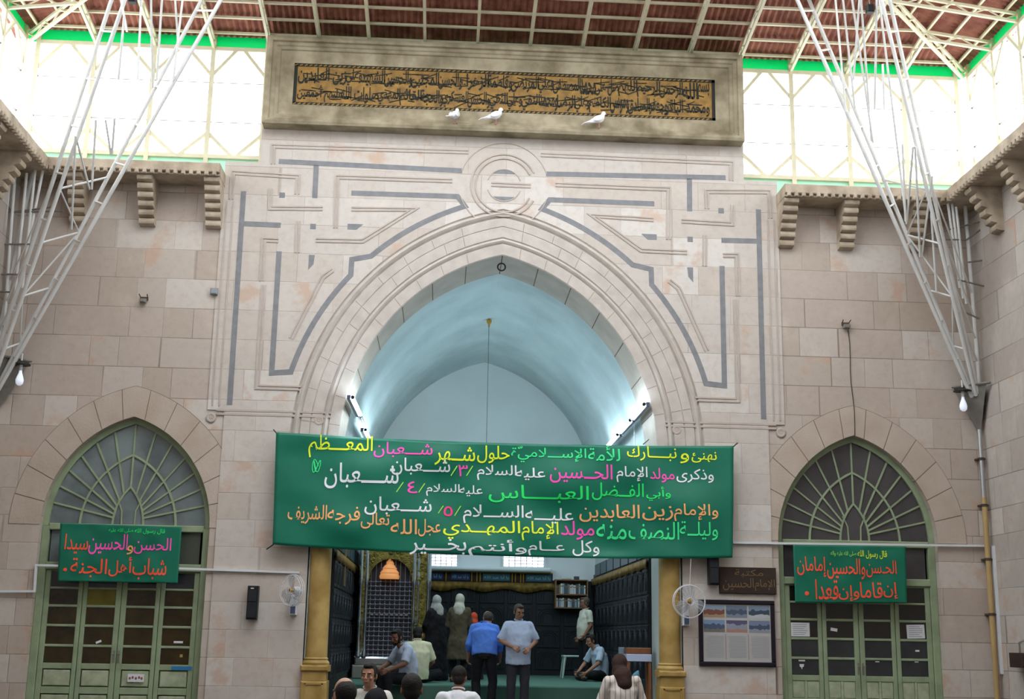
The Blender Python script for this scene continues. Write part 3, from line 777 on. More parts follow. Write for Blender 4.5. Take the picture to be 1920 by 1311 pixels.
        for z0, z1 in ((.66, .905), (.12, .565)):
            if s > 0:
                h = (a+b)/2; MB().bbox(a, h-.015, yl+.012, yl+.04, z0 if z0 > .5 else z0, z1, .012).bbox(h+.015, b, yl+.012, yl+.04, z0, z1, .012).bbox(h-.016, h+.016, yl+.004, yl+.04, z0, z1, .004).build('lower_panel', pal, leaf)
            else:
                MB().bbox(a+.012, b-.012, yl+.010, yl+.04, z0+.012, z1-.012, .02).build('lower_panel', pal, leaf)
        if k in (1, 2):
            hx = x1-.03 if k == 1 else x0+.03
            hd = MB().bbox(hx-.014, hx+.014, yl-.008, yl+.001, 1.0, 1.17, .003); hd.tube([(hx, yl-.006, 1.12), (hx, yl-.05, 1.12), (hx-.03*(1 if k == 2 else -1)*-1, yl-.05, 1.12)], .008, 8)
            hd.build('handle', rust, leaf)
    return o
pl_ = {(1, 0): gl_y, (1, 1): gl_y, (2, 1): gl_o}
d1 = door(1, -1, gl_l, lambda k, i: gl_y if (k, i) == (1, 1) else gl_o if i > 0 else gl_d)
d2 = door(2, 1, gl_r, lambda k, i: gl_k if i < 3 else gl_d)
def note(x0, x1, z0, z1, lab, m=paper, y=.158, tilt=0., name='paper_note', cat='paper', lines=0):
    mb = MB(); c = Vector(((x0+x1)/2, y, (z0+z1)/2)); mb.obox(c, Vector((cos(tilt), 0, sin(tilt)))*(x1-x0)/2, (0, .0015, 0), Vector((-sin(tilt), 0, cos(tilt)))*(z1-z0)/2)
    o = mb.build(name, m); tag(o, lab, cat)
    if lines:
        l = MB()
        for i in range(lines): l.box(x0+.03, x1-.03-RND.uniform(0, .06), y-.003, y-.0014, z1-(i+1)*(z1-z0)/(lines+1)-.004, z1-(i+1)*(z1-z0)/(lines+1)+.004)
        l.build('printed_line', mat('grey print', '8c8f98', .8), o)
    return o
yn = .158
note(4.375, 4.655, 1.535, 1.735, 'white paper notice taped inside the leftmost leaf of the right door', lines=6)
note(6.115, 6.385, 1.535, 1.735, 'white paper notice taped inside the rightmost leaf of the right door', tilt=.03, lines=6)
note(4.97, 5.07, 1.62, 1.665, 'small torn white scrap on a middle pane of the right door, left of centre', tilt=-.15)
note(4.475, 4.57, 1.18, 1.2, 'thin white tape strip above the arrow sticker on the right door')
mb = MB(); mb.prism([(4.485, 1.14), (4.555, 1.14), (4.545, 1.10), (4.53, 1.10), (4.52, 1.065), (4.505, 1.10), (4.49, 1.10)], .155, .158); tag(mb.build('arrow_sticker', paper), 'white downward arrow sticker low on the leftmost leaf of the right door', 'sticker')
note(6.21, 6.27, 1.19, 1.205, 'thin white tape strip low on the rightmost leaf of the right door')
note(6.23, 6.29, 1.345, 1.37, 'small white scrap below the right paper notice of the right door')
note(5.62, 5.68, 1.185, 1.2, 'thin white tape strip on the third leaf of the right door')
note(-4.60, -4.47, 1.285, 1.315, 'torn white scrap on the rightmost leaf of the left door')
note(-4.50, -4.46, 1.09, 1.13, 'small tan sticker on the lowest pane of the left door', m=mat('tan sticker', 'a88a5a', .7), name='sticker', cat='sticker')
note(-5.70, -5.62, 1.27, 1.30, 'pale scrap on the second leaf of the left door', tilt=.4)
note(-4.60, -4.31, .915, .965, 'bright blue sticker strip under the panes of the left door', m=mat('blue sticker', '2f7fb5', .5), y=.134, name='blue_strip', cat='sticker')
mb = MB(); note_ = note(-5.20, -4.97, .74, .85, 'white label with faded red and dark marks on the left door panel', y=.122, name='door_label', cat='label')
lm = MB()
for i, c in enumerate((.03, .07, .115, .16, .195)): lm.ell((-5.20+c, .1195, .79+.012*(i % 2)), (.016, .0015, .02), 8, 6)
lm.build('faded_mark', mat('faded red mark', '8d5a55', .8), note_)
# ================================================================== painted cloth banners
cloth_m = mat('deep green satin banner cloth', '0d735a', .45, var=.12, vs=3, spec=.4)
PAINT = {k: mat('banner paint ' + n, c, .55) for k, n, c in (('y', 'acid yellow', 'eaff35'), ('p', 'magenta', 'ff58c2'), ('g', 'mint green', '46f598'), ('w', 'pale grey', 'e9eef4'), ('o', 'orange', 'ffb878'), ('r', 'red', 'ff5a40'), ('k', 'leaf green', '2cf072'), ('l', 'lime', 'a4f55a'), ('q', 'hot pink', 'f0458a'))}
def banner(name, label, Y, TL, TR, BR, BL, sagt, sagb, amp, seed, words, origin, zs, group=None, rows=40):
    P = [at(*p, Y) for p in (TL, TR, BR, BL)]
    rr = random.Random(seed); ph = [rr.uniform(0, 6.28) for _ in range(8)]
    xl = min(P[0].x, P[3].x); xr = max(P[1].x, P[2].x); zb = min(P[2].z, P[3].z); zt = max(P[0].z, P[1].z); Wd, H = xr-xl, zt-zb
    def yw(x, z):
        u = (x-xl)/Wd; v = (z-zb)/H
        y = amp*(.55*sin(9*u+3.5*v+ph[0])+.4*sin(17*u-5*v+ph[1])+.32*sin(5*u+9*v+ph[2])+.3*sin(31*u+11*v+ph[3])+.25*sin(14*v-13*u+ph[4]))
        y += amp*.5*noise.noise((x*2.3+seed, z*3.1, .3))
        return Y + y*min(1., .35+4*min(u, 1-u, v*1.5+.1, 1-v+.05))
    nx, nz = 120 if Wd > 3 else 50, rows; V = []; Fc = []
    for j in range(nz+1):
        v = j/nz
        for i in range(nx+1):
            u = i/nx; a = P[3].lerp(P[2], u); b = P[0].lerp(P[1], u)
            a = a-Vector((0, 0, sagb*4*u*(1-u))); b = b-Vector((0, 0, sagt*4*u*(1-u)))
            p = a.lerp(b, v); V.append((p.x, yw(p.x, p.z), p.z))
    for j in range(nz):
        for i in range(nx): k = j*(nx+1)+i; Fc.append((k, k+1, k+nx+2, k+nx+1))
    mb = MB(); mb.add(V, Fc); me = mb.mesh(name); o = link(name, me, cloth_m, None, 60, fix=False)
    md = o.modifiers.new('thickness', 'SOLIDIFY'); md.thickness = .004; md.offset = -1
    tag(o, label, 'banner', group)
    ox, oy, sc = origin; by = {}
    for col, t, x0, y0, x1, y1 in words:
        xa = at(ox+x0/sc, oy+(y0+y1)/2/sc, Y).x; xb = at(ox+x1/sc, oy+(y0+y1)/2/sc, Y).x
        xc = ox+(x0+x1)/2/sc; za = at(xc, oy+y1/sc, Y).z; zc = at(xc, oy+y0/sc, Y).z
        by.setdefault((col, round((y0+y1)/2/60)), []).append((t, xa, xb, za, zc))
    for (col, ln), L in by.items():
        for t, xa, xb, za, zc in L:
            mb = MB()
            if t == '@':   # looped flourish
                pts = [((xa+xb)/2+(xb-xa)*.42*cos(a*1.0+1.2)*(1-.35*k), (za+zc)/2+(zc-za)*.45*sin(a*1.7)*(1-.2*k)) for k, a in ((i/40, i/40*9.5) for i in range(41))]
                mb.tube([(x, yw(x, z)-.004, z) for x, z in pts], .0065, 5)
            elif t == '/':
                mb.obox(((xa+xb)/2, yw((xa+xb)/2, (za+zc)/2)-.006, (za+zc)/2), ((xb-xa)/2, 0, (zc-za)/2), (0, .002, 0), (.006, 0, -.003))
            elif t == '.':
                mb.ell(((xa+xb)/2, yw(xa, za)-.004, (za+zc)/2), ((xb-xa)/2, .004, (zc-za)/2), 10, 6)
            else: letters(mb, t, xa, xb, za, zc, lambda x, z: yw(x, z)-.0075, fat=.006)
            mb.build('painted_word', PAINT[col], o, fix=False)
    return o, yw
MW = [('y', 'نهنئ', 1700, 122, 1800, 166), ('y', 'و', 1655, 128, 1690, 168), ('y', 'نبــــارك', 1440, 100, 1640, 160), ('g', 'للأمة', 1285, 100, 1412, 160), ('g', 'الإســـلاميّة', 978, 102, 1278, 166),
 ('y', 'حلول', 842, 98, 972, 168), ('y', 'شــهر', 672, 102, 834, 178), ('p', 'شـــعبان', 428, 84, 664, 148), ('y', 'المعـــظم', 168, 56, 424, 148),
 ('w', 'وذكرى', 1640, 190, 1788, 246), ('p', 'مولد', 1532, 188, 1632, 246), ('w', 'الإمام', 1398, 182, 1522, 246), ('p', 'الحــسين', 1132, 172, 1382, 250), ('w', 'عليه', 995, 186, 1114, 236), ('w', 'السلام', 842, 174, 1000, 236),
 ('l', '/', 800, 178, 824, 218), ('p', '٣', 766, 174, 804, 220), ('l', '/', 738, 178, 762, 218), ('w', 'شـــعبان', 500, 148, 734, 218), ('g', '@', 178, 150, 222, 210),
 ('k', 'وأبي', 1518, 262, 1614, 320), ('k', 'الفــضل', 1300, 248, 1508, 318), ('k', 'العبــــاس', 888, 256, 1288, 328), ('w', 'عليه', 770, 256, 864, 300), ('w', 'السلام', 638, 250, 772, 300),
 ('l', '/', 606, 248, 632, 288), ('p', '٤', 564, 240, 604, 288), ('l', '/', 520, 244, 546, 284), ('w', 'شــــعبان', 232, 168, 528, 272),
 ('o', 'والإمام', 1628, 332, 1804, 402), ('o', 'زين', 1502, 340, 1624, 398), ('o', 'العابدين', 1252, 332, 1492, 404), ('w', 'عليـــه', 1034, 346, 1228, 408), ('w', 'الســـلام', 786, 334, 1028, 410),
 ('l', '/', 752, 338, 776, 378), ('q', '٥', 708, 340, 744, 380), ('l', '/', 680, 338, 706, 378), ('w', 'شـــعبان', 392, 304, 660, 378),
 ('g', 'وليلــة', 1652, 402, 1804, 476), ('g', 'النصف', 1448, 402, 1650, 474), ('g', 'منه', 1320, 412, 1440, 472), ('p', 'مولد', 1178, 398, 1312, 474), ('y', 'الإمام', 1020, 400, 1168, 478), ('y', 'المهــدي', 706, 396, 1014, 474),
 ('o', 'عجل', 606, 392, 696, 462), ('o', 'الله', 496, 392, 602, 452), ('o', 'تعالى', 378, 366, 492, 432), ('o', 'فرجه', 244, 342, 374, 416), ('o', 'الشريف', 84, 334, 242, 412),
 ('w', 'وكل', 1224, 476, 1332, 540), ('w', 'عــام', 1046, 480, 1192, 538), ('w', 'وأنتم', 806, 474, 1040, 540), ('w', 'بخـــير', 572, 470, 798, 536)]
bn, ywm = banner('cloth_banner', 'very large green cloth banner with six lines of coloured script across the great arch', -.24, (518, 811), (1376, 836), (1373.5, 1046), (511, 1021), .06, .075, .042, 3, MW, (500, 790, 2.1333), None)
for px, py, qx, qy in ((518, 812, 513, 806), (1376, 837, 1383, 831), (1206, 833, 1216, 824), (513, 1021, 500, 1030)):
    a = at(px, py, -.24); b = at(qx, qy, -.11); MB().tube([a, b], .009, 6).build('tie_cord', black, bn)
banner('cloth_banner', 'small green cloth banner with magenta and red script over the left door', -.085, (113, 981), (341, 988), (333, 1094), (108, 1090), .0, .0, .012, 11,
 [('k', 'قال رسول الله', 675, 458, 826, 486), ('k', 'صلى الله عليه', 545, 456, 668, 480), ('p', 'الحسن', 672, 504, 858, 586), ('o', 'و', 636, 542, 668, 588), ('p', 'الحسين', 445, 484, 640, 588), ('r', 'سيدا', 325, 484, 442, 584),
  ('r', 'شباب', 664, 606, 834, 714), ('r', 'أهل', 545, 598, 660, 698), ('r', 'الجنة', 354, 606, 536, 702), ('r', '.', 316, 654, 336, 672)], (0, 820, 2.6696), None)
banner('cloth_banner', 'small green cloth banner with two lines of red script over the right door', -.085, (1487, 1022), (1698, 1025), (1701, 1131), (1491, 1130), .0, .0, .012, 17,
 [('y', 'قال رسول الله', 1036, 374, 1194, 418), ('l', 'صلى الله عليه واله', 896, 378, 1030, 406), ('r', 'الحـسن', 1084, 426, 1244, 518), ('r', 'والحسين', 878, 416, 1078, 526), ('r', 'إمامان', 718, 406, 872, 514),
  ('r', 'إن', 1172, 542, 1250, 630), ('r', 'قاما', 1052, 542, 1168, 626), ('r', 'وإن', 938, 558, 1048, 642), ('r', 'قعدا', 815, 528, 936, 634), ('r', '.', 758, 590, 782, 614)], (1240, 900, 2.8235), None)

# ================================================================== white cable trunking
def trunk(pts, Y, label, w=.03):
    P = [at(*p, Y) for p in pts]; mb = MB()
    for i, (a, b) in enumerate(zip(P, P[1:])):
        d = (b-a); d.y = 0; d = d.normalized(); nrm = Vector((-d.z, 0, d.x)); e = d*(w/2)
        c = (a+b)/2; mb.obox((c.x, Y, c.z), (b-a)/2+e, (0, .02-.0015*(i % 2), 0), nrm*(w/2))
    return tag(mb.build('cable_trunking', white_pl), label, 'cable trunking')
trunk([(0, 1109), (65, 1109), (68, 1060), (330, 1066), (560, 1074)], -.0425, 'white cable trunking stepping up and running across the left door top')
trunk([(1376, 1018), (1620, 1021), (1862, 1024)], -.0425, 'white cable trunking running straight across the right arched door')
tag(MB().box(7.36, 7.4, -.16, -.05, 1.05, 2.9).build('cable_trunking', white_pl), 'white vertical trunking on the right side wall beside the corner pipe', 'cable trunking')

# ================================================================== wall speakers, fans, sign and notice board
grille = mat('dark speaker grille', '22252a', .7, bump=.4, bs=120)
def speaker(px, py, lab, y=-.0):
    c = at(px, py, -.12+y); t = thing('wall_speaker', lab, 'speaker', (c.x, y, c.z), 'black wall speakers')
    x, z = c.x, c.z; yy = y
    cab = MB().bbox(x-.075, x+.075, -.17+yy, -.02+yy, z-.235, z+.235, .015).build('cabinet', black, t)
    MB().bbox(x-.06, x+.06, -.178+yy, -.168+yy, z-.215, z-.005, .006).bbox(x-.06, x+.06, -.178+yy, -.168+yy, z+.01, z+.17, .006).build('grille', grille, cab)
    MB().box(x-.03, x+.015, -.174+yy, -.168+yy, z+.19, z+.205).build('badge', white_pl, cab)
    MB().box(x-.04, x+.04, -.03+yy, 0.01+yy, z-.06, z+.06).build('bracket', black, t)
speaker(473.5, 1130, 'narrow black wall speaker left of the opening, beside the left fan')
speaker(1338, 1066, 'narrow black wall speaker partly under the corner of the big banner', YP)
blade_m = bpy.data.materials.new('clear smoky plastic blade'); blade_m.use_nodes = True
g_ = G(blade_m); nt = blade_m.node_tree; pr = nt.nodes['Principled BSDF']; pr.inputs['Base Color'].default_value = lin('b9bcc6'); pr.inputs['Roughness'].default_value = .2
tr = g_.n('ShaderNodeBsdfTransparent'); ms = g_.n('ShaderNodeMixShader'); ms.inputs[0].default_value = .3
nt.links.new(tr.outputs[0], ms.inputs[1]); nt.links.new(pr.outputs[0], ms.inputs[2]); nt.links.new(ms.outputs[0], nt.nodes['Material Output'].inputs[0])
fan_b = mat('blue grey fan switch plate', '4c5a78', .4); brass = mat('brass hub', 'b48b3c', .35, .6)
def fan(px, py, yaw, lab, r=.22):
    c = at(px, py, -.36); t = thing('wall_fan', lab, 'fan', (c.x, YP, c.z), 'white wall fans')
    Rm = Matrix.Rotation(yaw, 4, 'Z')
    T = lambda p: c + (Rm @ Vector(p))
    b = MB(); b.bbox(c.x-.05, c.x+.05, -.16, YP, c.z-.34, c.z-.06, .015); b.tube([(c.x, -.13, c.z-.1), T((0, .16, -.02)), T((0, .1, 0))], .025, 10); b.build('wall_mount', white_pl, t, smooth=40)
    MB().bbox(c.x-.035, c.x+.035, -.166, -.158, c.z-.32, c.z-.2, .004).build('switch_plate', fan_b, t)
    m = MB(); m.lathe([(.0, .02), (.04, .02), (.055, .05), (.05, .12), (.03, .15), (0, .155)], (0, 0, 0), 20, axis='Y'); m.v = [tuple(T(p)) for p in m.v]; mh = m.build('motor_housing', white_pl, t, smooth=40)
    h = MB(); h.lathe([(0, -.05), (.022, -.045), (.03, -.02), (.03, .0)], (0, 0, 0), 16, axis='Y'); h.v = [tuple(T(p)) for p in h.v]; h.build('hub', brass, mh, smooth=40)
    for k in range(3):
        bl = MB(); vs = []; n = 8
        for i in range(n+1):
            u = i/n; rr = .03+(r-.05)*u; wd = .035+.075*sin(pi*min(1, u*.62+.25))*(.4+.6*u)
            for s in (-1, 1): vs.append((rr*cos(.0)-0, -.01+s*wd*.28, s*wd))
        A = 2*pi*k/3+.4; rot = Matrix.Rotation(A, 4, 'Y'); vs = [tuple(T(rot @ Vector(p))) for p in vs]
        bl.add(vs, [(2*i, 2*i+1, 2*i+3, 2*i+2) for i in range(n)]); o = bl.build('fan_blade', blade_m, t, 60)
        sd = o.modifiers.new('thickness', 'SOLIDIFY'); sd.thickness = .003
    cg = MB()
    for rad, y in ((r, -.005), (r, .03), (r*.97, -.04), (.05, -.075)):
        pts = [T((rad*cos(2*pi*i/36), y, rad*sin(2*pi*i/36))) for i in range(37)]; cg.tube(pts, .0042 if rad > .1 else .003, 6)
    for i in range(20):
        a = 2*pi*i/20; d = Vector((cos(a), 0, sin(a)))
        cg.tube([T(d*.05+Vector((0, -.075, 0))), T(d*r*.8+Vector((0, -.06, 0))), T(d*r+Vector((0, -.005, 0))), T(d*r+Vector((0, .03, 0)))], .0013, 4)
    cg.build('wire_cage', white_pl, t)
fan(548, 1107, radians(-42), 'white wall fan turned sideways next to the left column')
fan(1292, 1128, radians(4), 'white wall fan facing front between right column and notice board', .235)
tag(MB().tube([at(1296, 1036, -.17), at(1295, 1060, -.28), at(1293, 1098, -.35)], .003, 6).build('fan_cord', white_pl), 'white cord running down from the banner to the right fan', 'cord')
# carved brown sign
a = at(1348, 1063, YP-.03); b = at(1456, 1115, YP-.03); YP0 = YP; YP = YP-.003
sg = tag(MB().bbox(a.x, b.x, YP-.04, YP, b.z, a.z, .008).build('carved_sign', mat('dark brown stained wood', '3b2f28', .6, var=.3, vs=8)), 'dark brown wooden sign with carved gold script above the notice board', 'sign')
mb = MB(); H = a.z-b.z; Wd = b.x-a.x; fy = flat(YP-.043)
letters(mb, 'مكتبة', a.x+.27*Wd, a.x+.77*Wd, b.z+.62*H, b.z+.92*H, fy); letters(mb, 'الإمام', a.x+.62*Wd, a.x+.97*Wd, b.z+.12*H, b.z+.56*H, fy); letters(mb, 'الحسين', a.x+.06*Wd, a.x+.6*Wd, b.z+.12*H, b.z+.6*H, fy)
mb.build('carved_lettering', mat('dull gilt lettering', '7a6040', .5), sg)
# notice board
a = at(1310, 1124, YP-.05); b = at(1456, 1251, YP-.05); x0, x1, z1, z0 = a.x, b.x, a.z, b.z
bd = thing('notice_board', 'black framed notice board with six small photographs above columns of text', 'notice board', ((x0+x1)/2, YP, z0))
f = MB(); w = .062
for q in ((x0, x1, z1-w, z1), (x0, x1, z0, z0+w), (x0, x0+w, z0+w, z1-w), (x1-w, x1, z0+w, z1-w)): f.bbox(q[0], q[1], YP-.05, YP, q[2], q[3], .012)
f.build('frame', mat('dark purple black frame', '211b26', .4), bd)
shm = MB().box(x0+w, x1-w, YP-.022, YP-.005, z0+w, z1-w).build('sheet', mat('greyish poster paper', 'b7b6b4', .7), bd)
iw = x1-x0-2*w; cw = iw/3; ih = z1-z0-2*w; phc = [('8fa0b4', '7c5146', 'a58a70'), ('6f7d90', '4d5a6e', '7d8696'), ('7f90a8', '44505e', 'b7bcc2'), ('7b93b5', '4f5f78', '77736c'), ('5e5a78', '8f95a5', 'a98274'), ('74839a', '4b5870', '8d94a0')]
for k in range(6):
    i, j = k % 3, k//3; xa = x0+w+.012+i*cw; xb = xa+cw-.024; zt = z1-w-.02-j*.255*ih/1.0; hh = .21*ih
    p = MB(); y = YP-.024; n = 12; c = phc[k]; rk = random.Random(k)
    skyl = [zt-hh*(.25+.2*rk.random()) for _ in range(n+1)]; low = [zt-hh*(.65+.15*rk.random()) for _ in range(n+1)]
    for q in range(n):
        xq, xr_ = xa+(xb-xa)*q/n, xa+(xb-xa)*(q+1)/n
        p.add([(xq, y, zt), (xr_, y, zt), (xr_, y, skyl[q+1]), (xq, y, skyl[q])], [(0,1,2,3)], 0)
        p.add([(xq, y, skyl[q]), (xr_, y, skyl[q+1]), (xr_, y, low[q+1]), (xq, y, low[q])], [(0,1,2,3)], 1)
        p.add([(xq, y, low[q]), (xr_, y, low[q+1]), (xr_, y, zt-hh), (xq, y, zt-hh)], [(0,1,2,3)], 2)
    p.build('photograph', [mat('print tone ' + h, h, .5) for h in c], shm)
tx = MB()
for i in range(3):
    xa = x0+w+.03+i*cw; z = z0+w+.44*ih
    while z > z0+w+.05:
        tx.box(xa+RND.uniform(0, .03), xa+cw-.06, YP-.0245, YP-.0215, z-.004, z+.004); z -= .021
tx.build('text_column', mat('faint grey print', 'a2a2a8', .8), shm)
ln = MB()
for i in (1, 2): ln.box(x0+w+i*cw-.004, x0+w+i*cw+.004, YP-.025, YP-.0215, z0+w+.03, z0+w+.48*ih)
ln.build('column_rule', mat('dull red rule', '9a8582', .8), shm)

YP = YP0
# ================================================================== small fittings on the walls
c = at(402, 547, -.03); j = tag(MB().bbox(c.x-.055, c.x+.055, -.08, -.025, c.z-.05, c.z+.05, .015).build('junction_box', mat('grey junction box', '8e959b', .5)), 'small grey junction box high on the stone left of the portal', 'junction box')
def bracket(px, py, lab):
    c = at(px, py, -.06); t = thing('floodlight_bracket', lab, 'bracket', (c.x, 0, c.z))
    MB().bbox(c.x-.06, c.x+.06, -.03, 0, c.z-.02, c.z+.03, .006).tube([(c.x-.05, -.02, c.z+.02), (c.x-.06, -.1, c.z+.05)], .008, 6).tube([(c.x+.05, -.02, c.z+.02), (c.x+.06, -.1, c.z+.05)], .008, 6).build('arm', mat('rusty dark bracket', '57493f', .7), t)
    MB().bbox(c.x-.045, c.x+.045, -.1, -.03, c.z-.075, c.z-.015, .012).build('lamp_body', mat('grey weathered lamp body', '7d7a74', .6), t)
bracket(269, 559, 'rusty metal bracket with small lamp on the left stone bay'); bracket(1587, 607, 'small weathered lamp on a bracket above the right arched door')
pts = [at(1590+(i/8)*14, 618+(820-618)*i/8, -.012) for i in range(9)]; pts = [(p.x+.012*sin(i*1.3), -.012, p.z) for i, p in enumerate(pts)]
tag(MB().tube(pts, .006, 6).build('lamp_cable', mat('dark cable', '3c342e', .7)), 'thin dark cable dropping from the right wall lamp to the door apex', 'cable')
# bulbs on little arms in the corners
bulb_m = mat('lit white spiral bulb', 'e8eef5', .3, emit='dfe9ff', es=.45)
def bulb(s, lab):
    x, z, y = s*7.02, 5.22, -.25
    t = thing('corner_bulb', lab, 'lamp', (x, y, z), 'bare bulbs in the courtyard corners')
    MB().tube([(s*7.38, -.15, z-.02), (s*7.2, -.2, z), (x, y, z)], .012, 8).tube([(s*7.38, -.22, z-.2), (s*7.2, -.22, z-.08), (x+s*.02, y, z-.01)], .008, 6).build('arm', rust, t)
    MB().lathe([(.02, .05), (.05, .03), (.13, .0), (.135, -.012), (.04, -.012)], (x, y, z), 24).build('shade', black, t, smooth=30)
    MB().lathe([(.022, .0), (.024, -.06), (.02, -.08), (.022, -.1)], (x, y, z), 16).build('socket', white_pl, t, smooth=40)
    MB().tube([(x, y, z+.05), (x, y, z+.16)], .012, 8).build('stem', white_pl, t)
    b = MB(); b.lathe([(.02, -.09), (.024, -.13), (.045, -.19), (.058, -.24), (.05, -.29), (.025, -.315), (0, -.32)], (x, y, z), 24); b.build('bulb', bulb_m, t, smooth=60)
bulb(-1, 'lit white bulb under a black disc in the left corner'); bulb(1, 'lit white bulb under a black disc in the right corner')
# drain pipe in the right corner
pp = thing('corner_pipe', 'steel and tan painted pipe running down the right courtyard corner', 'pipe', (7.3, -.12, 0))
MB().tube([(7.3, -.12, 3.6), (7.3, -.12, 4.65)], .032, 14).build('steel_section', mat('bare steel pipe', 'b5b8ba', .35, .7), pp, smooth=40)
MB().tube([(7.3, -.12, 0.02), (7.3, -.12, 3.62)], .04, 14).build('painted_section', mat('tan painted pipe', 'b99d6c', .5, var=.15, vs=3), pp, smooth=40)
for z in (1.9, 2.7, 3.5, 4.2):
    cl = MB(); cl.box(7.24, 7.36, -.14, -.006, z-.012, z+.012); cl.lathe([(.046, -.02), (.046, .02)], (7.3, -.12, z), 14); cl.build('clamp', mat('dark pipe clamp', '4a4038', .6), pp)
# dark bracket on the right wall
c = at(1905, 1192, -1.0); k = thing('wall_box', 'dark brown box bracket on the right side wall at the frame edge', 'wall box', (7.4, -1.0, 1.3))
MB().bbox(7.22, 7.4, -1.15, -.78, 1.16, 1.36, .02).build('box_body', mat('dark rusty brown metal', '3a2b25', .6, var=.3), k)
MB().tube([(7.3, -.95, 1.36), (7.3, -.95, 1.5), (7.4, -.95, 1.54)], .015, 8).build('hook', rust, k)

# ================================================================== white doves on the panel ledge
dove_w = mat('white feathers', 'f0f1f4', .7)
def dove(px, py, yaw, lab, pitch=0.):
    y = -.25; zl = 9.13+.375*.21/.43+.002
    x = at(px, py, y).x; zl = 9.20+.14
    zl = 9.2225 if abs(yaw-radians(160)) < .1 else 9.242; y = -.303
    t = thing('dove', lab, 'bird', (x, y, zl), 'white doves above the arch')
    T = Matrix.Translation((x, y, zl)) @ Matrix.Rotation(yaw, 4, 'Z') @ Matrix.Scale(1.22, 4)
    b = MB()   # faces -Y in its own frame
    b.ell((0, 0, .115), (.05, .085, .052), 14, 9, rot=Matrix.Rotation(radians(-28+pitch), 3, 'X')); b.cone((0, -.055, .15), .035, (0, -.072, .205), .024); b.ell((0, -.08, .215), (.025, .03, .026))
    b.cone((0, .06, .085), .03, (0, .17, .035), .014)
    me = remesh(b, .007, 3); o = link('body', me, dove_w, t, 60); o.data.transform(T); 
    w = MB()
    for s in (-1, 1): w.ell((s*.046, .02, .115), (.012, .085, .036), 12, 7, rot=Matrix.Rotation(radians(-24), 3, 'X'))
    tl2 = MB().prism([(-.028, .0), (.028, .0), (.04, .11), (-.04, .11)], -.004, .004); tl2.v = [(a, .13+c*.9, .05-c*.36+bb) for a, bb, c in tl2.v]
    for nm, q, m in (('wing', w, dove_w), ('tail', tl2, dove_w)): q.v = [tuple(T @ Vector(p)) for p in q.v]; q.build(nm, m, t, smooth=50)
    bk = MB().tube([(0, -.105, .215), (0, -.128, .207)], [.007, .002], 8); bk.v = [tuple(T @ Vector(p)) for p in bk.v]; bk.build('beak', mat('pinkish beak', 'b98f84', .6), t)
    lg = MB()
    for s in (-1, 1):
        lg.tube([(s*.018, 0, .075), (s*.02, -.005, .006)], .005, 6)
        for a in (-.5, 0, .5): lg.tube([(s*.02, -.005, .006), (s*.02+.02*sin(a), -.03, .004)], .003, 5)
    lg.v = [tuple(T @ Vector(p)) for p in lg.v]; lg.build('leg', mat('pink bird leg', 'b5807a', .6), t)
dove(853, 217, radians(160), 'white dove standing upright with its back turned, leftmost of the three on the ledge')
dove(929, 208, radians(118), 'white dove in profile with raised head, middle of the three on the ledge')
dove(1121, 217, radians(114), 'white dove crouching low in profile, on the right part of the ledge', 10)

# ================================================================== space frame supports in the courtyard corners
def support(s, lab, rods, plates):
    t = thing('roof_support', lab, 'steel support', (s*7.3, -.2, 5.2), 'tubular corner supports of the roof')
    def pt(px, py, Y): return at(px, py, Y)
    nodes = {}
    for nm, r, (p0, Y0), (p1, Y1), ext in rods:
        a, b = pt(*p0, Y0), pt(*p1, Y1)
        if ext: b = b+(b-a)*ext
        nodes[nm] = (a, b)
        MB().tube([a, b], r, 10).build('chord', white_steel, t, smooth=60)
    return t, nodes
def lace(t, A, B, n, r=.016, f0=.04, f1=1., zig=True, name='rung'):
    for i in range(n):
        u = f0+(f1-f0)*(i+.5)/n; p = A[0].lerp(A[1], u); q = B[0].lerp(B[1], u)
        MB().tube([p, q], r, 8).build(name, white_steel, t)
        if zig and i < n-1:
            q2 = A[0].lerp(A[1], f0+(f1-f0)*(i+1.5)/n) if i % 2 else B[0].lerp(B[1], f0+(f1-f0)*(i+1.5)/n)
            MB().tube([p if not i % 2 else q, q2], r*.85, 8).build('brace', white_steel, t)
tR, NR = support(1, 'white tubular steel support fanning up from the right corner to the roof', [
 ('A', .029, ((1822, 745), -.22), ((1495, 0), -1.9), .12), ('B', .029, ((1826, 742), -.2), ((1517, 0), -1.4), .12),
 ('C', .029, ((1830, 742), -.25), ((1653, 0), -2.5), .10), ('D', .029, ((1834, 738), -.25), ((1668, 0), -2.3), .10),
 ('E', .03, ((1838, 740), -.2), ((1808, 365), -.35), 0),
 ], None)
lace(tR, NR['A'], NR['B'], 11, .016, .04, 1., False); lace(tR, NR['C'], NR['D'], 9, .016, .04, 1., False); lace(tR, NR['B'], NR['C'], 4, .015, .05, .55); lace(tR, NR['D'], NR['E'], 4, .013, .1, .55, False)
tL, NL = support(-1, 'white tubular steel support fanning up from the left corner to the roof', [
 ('A', .029, ((-8, 740), -.22), ((414, 0), -1.9), .12), ('B', .029, ((-12, 738), -.2), ((378, 0), -1.4), .12),
 ('C', .029, ((-22, 742), -.25), ((234, 0), -2.5), .10), ('D', .029, ((-30, 738), -.25), ((209, 0), -2.3), .10),
 ('E', .03, ((-26, 740), -.2), ((62, 318), -.35), 0),
 ], None)
lace(tL, NL['A'], NL['B'], 11, .016, .04, 1., False); lace(tL, NL['C'], NL['D'], 9, .016, .04, 1., False); lace(tL, NL['B'], NL['C'], 4, .015, .05, .55); lace(tL, NL['D'], NL['E'], 4, .013, .1, .55, False)
